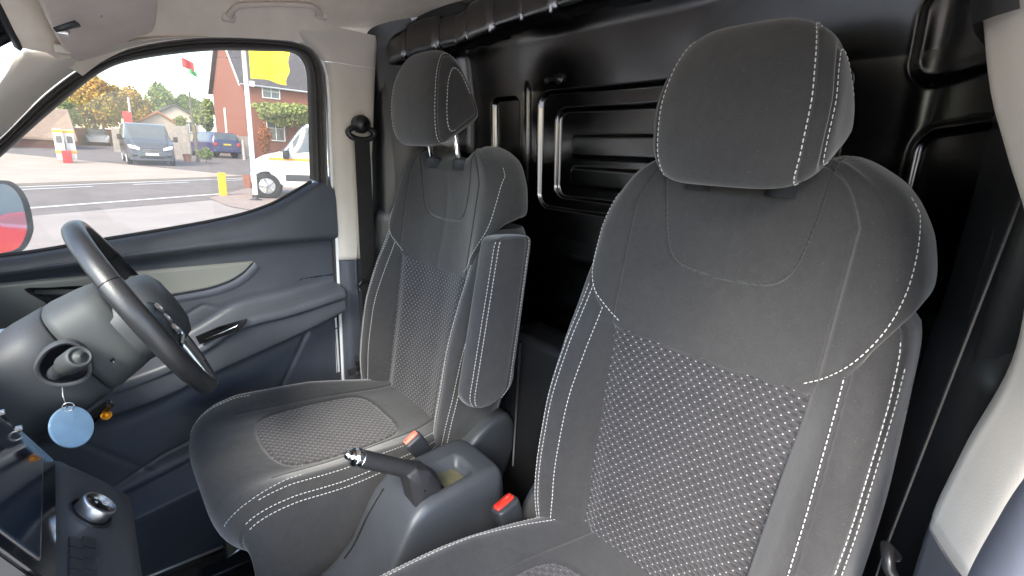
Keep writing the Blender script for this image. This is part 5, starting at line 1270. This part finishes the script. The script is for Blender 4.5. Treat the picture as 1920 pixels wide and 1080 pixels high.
# --- brick house
HX, HY = -43.0, float(at(455, 150, x=-43)[1]); EZ = float(at(450, 151, x=-43)[2]); HD = 11.5; HL = 16.0; g0_ = gz(HX)-.3
RZ = EZ+4.8
t = thing('brick_house', 'red brick house with steep slate roof and white bargeboards', 'house', (HX, HY, g0_))
V = [(HX, HY, g0_), (HX, HY+HL, g0_), (HX, HY+HL, EZ), (HX, HY, EZ), (HX-HD, HY, g0_), (HX-HD, HY, EZ), (HX-HD/2, HY, RZ), (HX-HD, HY+HL, g0_), (HX-HD, HY+HL, EZ), (HX-HD/2, HY+HL, RZ)]
mobj('wall', V, [(0, 1, 2, 3), (0, 3, 6, 5, 4), (1, 7, 8, 9, 2), (4, 5, 8, 7)], M['brick_wall'], t, smooth=False)
for s_ in (0, 1):
    e = np.array([HX+.35 if s_ == 0 else HX-HD-.35, 0, EZ-.28]); r_ = np.array([HX-HD/2, 0, RZ+.02]); mb = MB()
    mb.prism([e+[0, HY-.35, 0], r_+[0, HY-.35, 0], r_+[0, HY+HL, 0], e+[0, HY+HL, 0]], (0, 0, .16)); rf = mb.build('roof_slope', M['slate'], t, smooth=False)
    mb = MB(); mb.prism([e+[0, HY-.38, -.12], r_+[0, HY-.38, -.12], r_+[0, HY-.38, .16], e+[0, HY-.38, .16]], (0, .06, 0)); mb.build('bargeboard', M['white_paint'], rf, smooth=False)
    if s_ == 0:
        mb = MB(); mb.tube([(e[0]+.05, HY-.3, e[2]+.02), (e[0]+.05, HY+HL, e[2]+.02)], .07, 8); mb.build('gutter', M['white_paint'], rf)
def house_window(par, c, w, h, ax='y', cols=2, rws=2):
    c = np.array(c); hy = np.array([0, w/2, 0]) if ax == 'y' else np.array([w/2, 0, 0]); out = np.array([.06, 0, 0]) if ax == 'y' else np.array([0, -.06, 0])
    mb = MB(); z = np.array([0, 0, h/2])
    mb.prism([c-hy-z, c+hy-z, c+hy+z, c-hy+z], out*.4); f = mb.build('window', M['auto_glass'], par, smooth=False)
    mb = MB()
    for k in range(cols+1): q = c-hy+hy*2*k/cols; mb.tube([q-z+out*.5, q+z+out*.5], .05 if k in (0, cols) else .03, 4)
    for k in range(rws+1): q = c-z+z*2*k/rws; mb.tube([q-hy+out*.5, q+hy+out*.5], .05 if k in (0, rws) else .03, 4)
    mb.build('window_frame', M['white_paint'], f, smooth=False)
house_window(t, at(508, 172, x=HX)+[.02, 0, 0], 1.25, 1.0); house_window(t, at(517, 241, x=HX)+[.02, 0, 0], 1.3, 1.9)
d = ray(424, 228); kk = (HY-.02-CAM[1])/d[1]; house_window(t, CAM+d*kk, .35, 2.2, 'x', 1, 1)
# --- foliage
def foliage(c, rad, n, size, seed, clumps=14, flat=1.0):
    r = np.random.default_rng(seed); c = np.array(c, float); rad = np.array(rad, float)
    cl = r.normal(size=(clumps, 3)); cl /= np.linalg.norm(cl, axis=1)[:, None]; cl = cl*(r.uniform(.25, .85, (clumps, 1)))*rad; cr = r.uniform(.28, .5, clumps)
    k = r.integers(0, clumps, n); q = r.normal(size=(n, 3)); q /= np.linalg.norm(q, axis=1)[:, None]; q *= r.uniform(.45, 1.05, (n, 1))**.6
    P = c+cl[k]+q*rad*cr[k][:, None]
    a = r.normal(size=(n, 3)); a /= np.linalg.norm(a, axis=1)[:, None]; b = np.cross(a, r.normal(size=(n, 3))); b /= np.linalg.norm(b, axis=1)[:, None]; s = size*r.uniform(.6, 1.4, (n, 1))
    V = np.stack([P-a*s, P+b*s*.55, P+a*s, P-b*s*.55], 1).reshape(-1, 3); F = np.arange(4*n).reshape(n, 4); return V, F
def tree(name, label, base, c, rad, n, size, mt, seed, group='trees and shrubs outside', clumps=26):
    t = thing(name, label, 'tree' if 'tree' in name else 'shrub', tuple(base), group)
    V, F = foliage(c, rad, n, size, seed, clumps); mobj('crown' if 'tree' in name else 'foliage', V, F, M[mt], t, smooth=False)
    base = np.array(base, float); c = np.array(c, float); mb = MB(); r = np.random.default_rng(seed+1)
    k = .05*rad[2]; mb.tube(cat([base, base+(c-base)*.5+[0, .05*rad[1], 0], c], 10), np.linspace(k, k*.4, 10), 8)
    for i in range(5):
        o = base+(c-base)*r.uniform(.45, .9); e = c+np.array(rad)*r.normal(size=3)*.45; mb.tube(cat([o, (o+e)/2+[0, 0, .1*rad[2]], e], 6), np.linspace(k*.45, k*.12, 6), 6)
    mb.build('trunk' if 'tree' in name else 'stems', M['bark'], t); return t
def otree(name, label, px0, px1, py0, py1, x, n, size, mt, seed):
    a = at((px0+px1)/2, (py0+py1)/2, x=x); w = abs(at(px1, py0, x=x)[1]-at(px0, py0, x=x)[1])/2; h = abs(at(px0, py0, x=x)[2]-at(px0, py1, x=x)[2])/2
    return tree(name, label, (x, a[1], gz(x)), a, (w*.9, w, h), n, size, mt, seed)
otree('autumn_tree', 'big yellow and orange autumn tree behind the grey van', 118, 250, 138, 252, -58, 15000, .15, 'leaf_autumn', 3)
otree('autumn_tree', 'smaller orange autumn tree right of the big yellow one', 222, 292, 172, 248, -62, 7000, .16, 'leaf_autumn', 5)
otree('green_tree', 'thin pale green tree at the left end above the low roof', 105, 150, 185, 250, -55, 2200, .13, 'leaf_green', 8)
otree('green_tree', 'green tree rising over the grey gabled roof', 275, 350, 162, 238, -82, 6000, .2, 'leaf_green', 9)
otree('green_tree', 'green tree close to the left wall of the brick house', 358, 408, 184, 246, -66, 4000, .16, 'leaf_green', 12)
otree('green_tree', 'dark green tree between the gabled roof and the brick house', 318, 378, 176, 232, -90, 4000, .2, 'leaf_green', 13)
otree('climber_shrub', 'leafy green climber covering the house front', 474, 596, 190, 236, HX+.9, 9000, .12, 'leaf_ivy', 15)
otree('russet_shrub', 'russet shrub under the climber by the house wall', 480, 510, 232, 288, HX+1.2, 2500, .09, 'leaf_red', 16)
otree('roadside_shrub', 'small green weed clump at the foot of the dark fence post', 368, 402, 277, 300, -33, 700, .07, 'leaf_green', 18)
otree('green_shrub', 'light green bush in front of the gabled roof', 325, 350, 218, 240, -50, 700, .10, 'leaf_green', 19)
# --- distant gabled buildings
def gable(name, label, px0, px1, pyb, pye, pya, x, dep, wallm, roofm):
    a, b = at(px0, pye, x=x), at(px1, pye, x=x); ap = at((px0+px1)/2, pya, x=x); z0 = gz(x)-.2
    t = thing(name, label, 'building', (x, (a[1]+b[1])/2, z0), 'buildings outside'); y0, y1, ze, za = a[1], b[1], (a[2]+b[2])/2, ap[2]; ym = (y0+y1)/2
    mobj('wall', [(x, y0, z0), (x, y1, z0), (x, y1, ze), (x, ym, za), (x, y0, ze), (x-dep, y0, z0), (x-dep, y1, z0), (x-dep, y1, ze), (x-dep, ym, za), (x-dep, y0, ze)], [(0, 1, 2, 3, 4), (5, 9, 8, 7, 6), (0, 4, 9, 5), (1, 6, 7, 2)], M[wallm], t, smooth=False)
    for (ya, yb_) in ((y0-.3, ym), (y1+.3, ym)):
        mb = MB(); zz0 = ze-.15; mb.prism([(x+.3, ya, zz0), (x+.3, yb_, za+.03), (x-dep-.3, yb_, za+.03), (x-dep-.3, ya, zz0)], (0, 0, .18)); mb.build('roof_slope', M[roofm], t, smooth=False)
    return t, y0, y1, ze
t, y0, y1, ze = gable('garage_building', 'pale building with wide grey gabled roof beyond the fence', 284, 372, 245, 221, 198, -70, 12, 'render_cream', 'slate')
house_window(t, (-69.95, (y0+y1)/2+.6, ze-.9), 2.6, 1.2, 'y', 4, 1)
gable('garage_building', 'low building with orange tiled roof behind the grey van', 262, 332, 245, 232, 212, -60, 8, 'render_cream', 'tile_orange')
x = -46; a, b = at(-60, 255, x=x), at(133, 255, x=x); tz = at(60, 216, x=x)[2]
t = thing('garage_building', 'long low building with brown sloping roof beyond the pumps', 'building', (x, (a[1]+b[1])/2, gz(x)), 'buildings outside')
mb = MB(); mb.box((x-6, a[1], gz(x)-.2), (x, b[1], a[2])); mb.build('wall', M['brick_wall'], t, smooth=False)
mb = MB(); mb.prism([(x+.4, a[1], a[2]), (x-5, a[1], tz+.6), (x-5, b[1], tz+.6), (x+.4, b[1]+.3, a[2])], (0, 0, .15)); mb.build('roof_slope', M['thatch_brown'], t, smooth=False)
# brick wall, fences, posts
p0, p1 = at(-40, 297, x=-44), at(240, 262, x=-64); zt0 = at(60, 258, x=-46)[2]
mb = MB(); q0, q1 = np.array([-42, at(-60, 260, x=-42)[1]]), np.array([-64, at(222, 262, x=-64)[1]]); dd_ = q1-q0
mb.prism([(q0[0], q0[1], gz(q0[0])-.2), (q1[0], q1[1], gz(q1[0])-.2), (q1[0]-.2, q1[1]-.2, gz(q1[0])-.2), (q0[0]-.2, q0[1]-.2, gz(q0[0])-.2)], (0, 0, 1.6)); o = mb.build('brick_wall', M['brick_wall'], smooth=False); tag(o, 'long orange brick wall along the back of the far forecourt', 'wall')
def fence(label, px0, px1, pyt, x, x1, n, mt='fence_wood'):
    a, b = at(px0, pyt, x=x), at(px1, pyt, x=x1); t = thing('board_fence', label, 'fence', (x, a[1], gz(x)), 'fences outside')
    for k in range(n):
        u0, u1 = k/n, (k+.93)/n; q0, q1 = a+(b-a)*u0, a+(b-a)*u1; mb = MB()
        mb.prism([(q0[0], q0[1], gz(q0[0])), (q1[0], q1[1], gz(q1[0])), (q1[0], q1[1], q1[2]+.02*(k % 2)), (q0[0], q0[1], q0[2]+.02*(k % 2))], (-.03, 0, 0)); mb.build('board', M[mt], t, smooth=False)
    for u in (0, 1): q = a+(b-a)*u; mb = MB(); mb.box((q[0]-.16, q[1]-.06, gz(q[0])), (q[0]-.04, q[1]+.06, q[2]+.1)); mb.build('post', M[mt], t, smooth=False)
    return t
fence('grey board fence between the grey van and the blue car', 318, 352, 236, -37, -37, 7); fence('board fence behind the left side of the grey van', 210, 232, 240, -44, -44, 5)
fence('short board fence at the foot of the brick house', 446, 470, 256, -41.5, -41.5, 6)
def post(name, label, px, pyt, x, r, mt, cat_='pole'):
    a = at(px, pyt, x=x); mb = MB(); mb.tube([(x, a[1], gz(x)-.1), (x, a[1], a[2]-.05), (x, a[1], a[2])], [r, r*.85, r*.5], 10); o = mb.build(name, M[mt]); tag(o, label, cat_); return o
post('telegraph_pole', 'dark telegraph pole standing before the gabled roof', 355, 172, -60, .11, 'bark'); post('lamp_post', 'slim grey lamp post above the grey van', 240, 182, -52, .09, 'car_silver')
post('gate_post', 'dark leaning gate post left of the blue car', 364, 234, -34, .10, 'bark', 'post'); post('gate_post', 'pale gate post right of the blue car', 455, 262, -39, .10, 'fence_wood', 'post')
p = at(240, 228, x=-50); mb = MB(); mb.box(p-[.03, .28, .75], p+[.03, .28, .75], .02); o = mb.build('banner_sign', M['red_paint']); tag(o, 'narrow red banner beside the lamp post', 'banner')
# fuel pumps
for k, (px, lb) in enumerate(((118, 'white fuel pump with orange bands, left of the pair'), (138, 'white fuel pump with orange bands, right of the pair'))):
    g = gnd(px, 304); t = thing('fuel_pump', lb, 'fuel pump', tuple(g), 'fuel pumps on the far forecourt')
    mb = MB(); mb.box(g+[-.2, -.17, .1], g+[.2, .17, 1.45], .03); mb.build('pump_body', M['white_paint'], t)
    for z in (.40, 1.30): mb = MB(); mb.box(g+[-.22, -.19, z], g+[.22, .19, z+.12], .01); mb.build('band', M['orange_stripe'], t)
    mb = MB(); mb.box(g+[.19, -.10, .85], g+[.212, .10, 1.15]); mb.build('display', M['auto_glass'], t, smooth=False)
g = gnd(128, 306); mb = MB(); mb.box(g+[-.2, -.16, 0], g+[.2, .16, .55], .03); o = mb.build('fire_bucket', M['red_paint']); tag(o, 'red fire bin standing between the two fuel pumps', 'bin')
g = gnd(352, 304); mb = MB(); mb.lathe([(.16, 0), (.22, .42), (.24, .45), (.20, .45)], g, (0, 0, 1), 16); o = mb.build('flower_pot', M['tile_orange']); tag(o, 'terracotta pot at the foot of the grey board fence', 'pot')
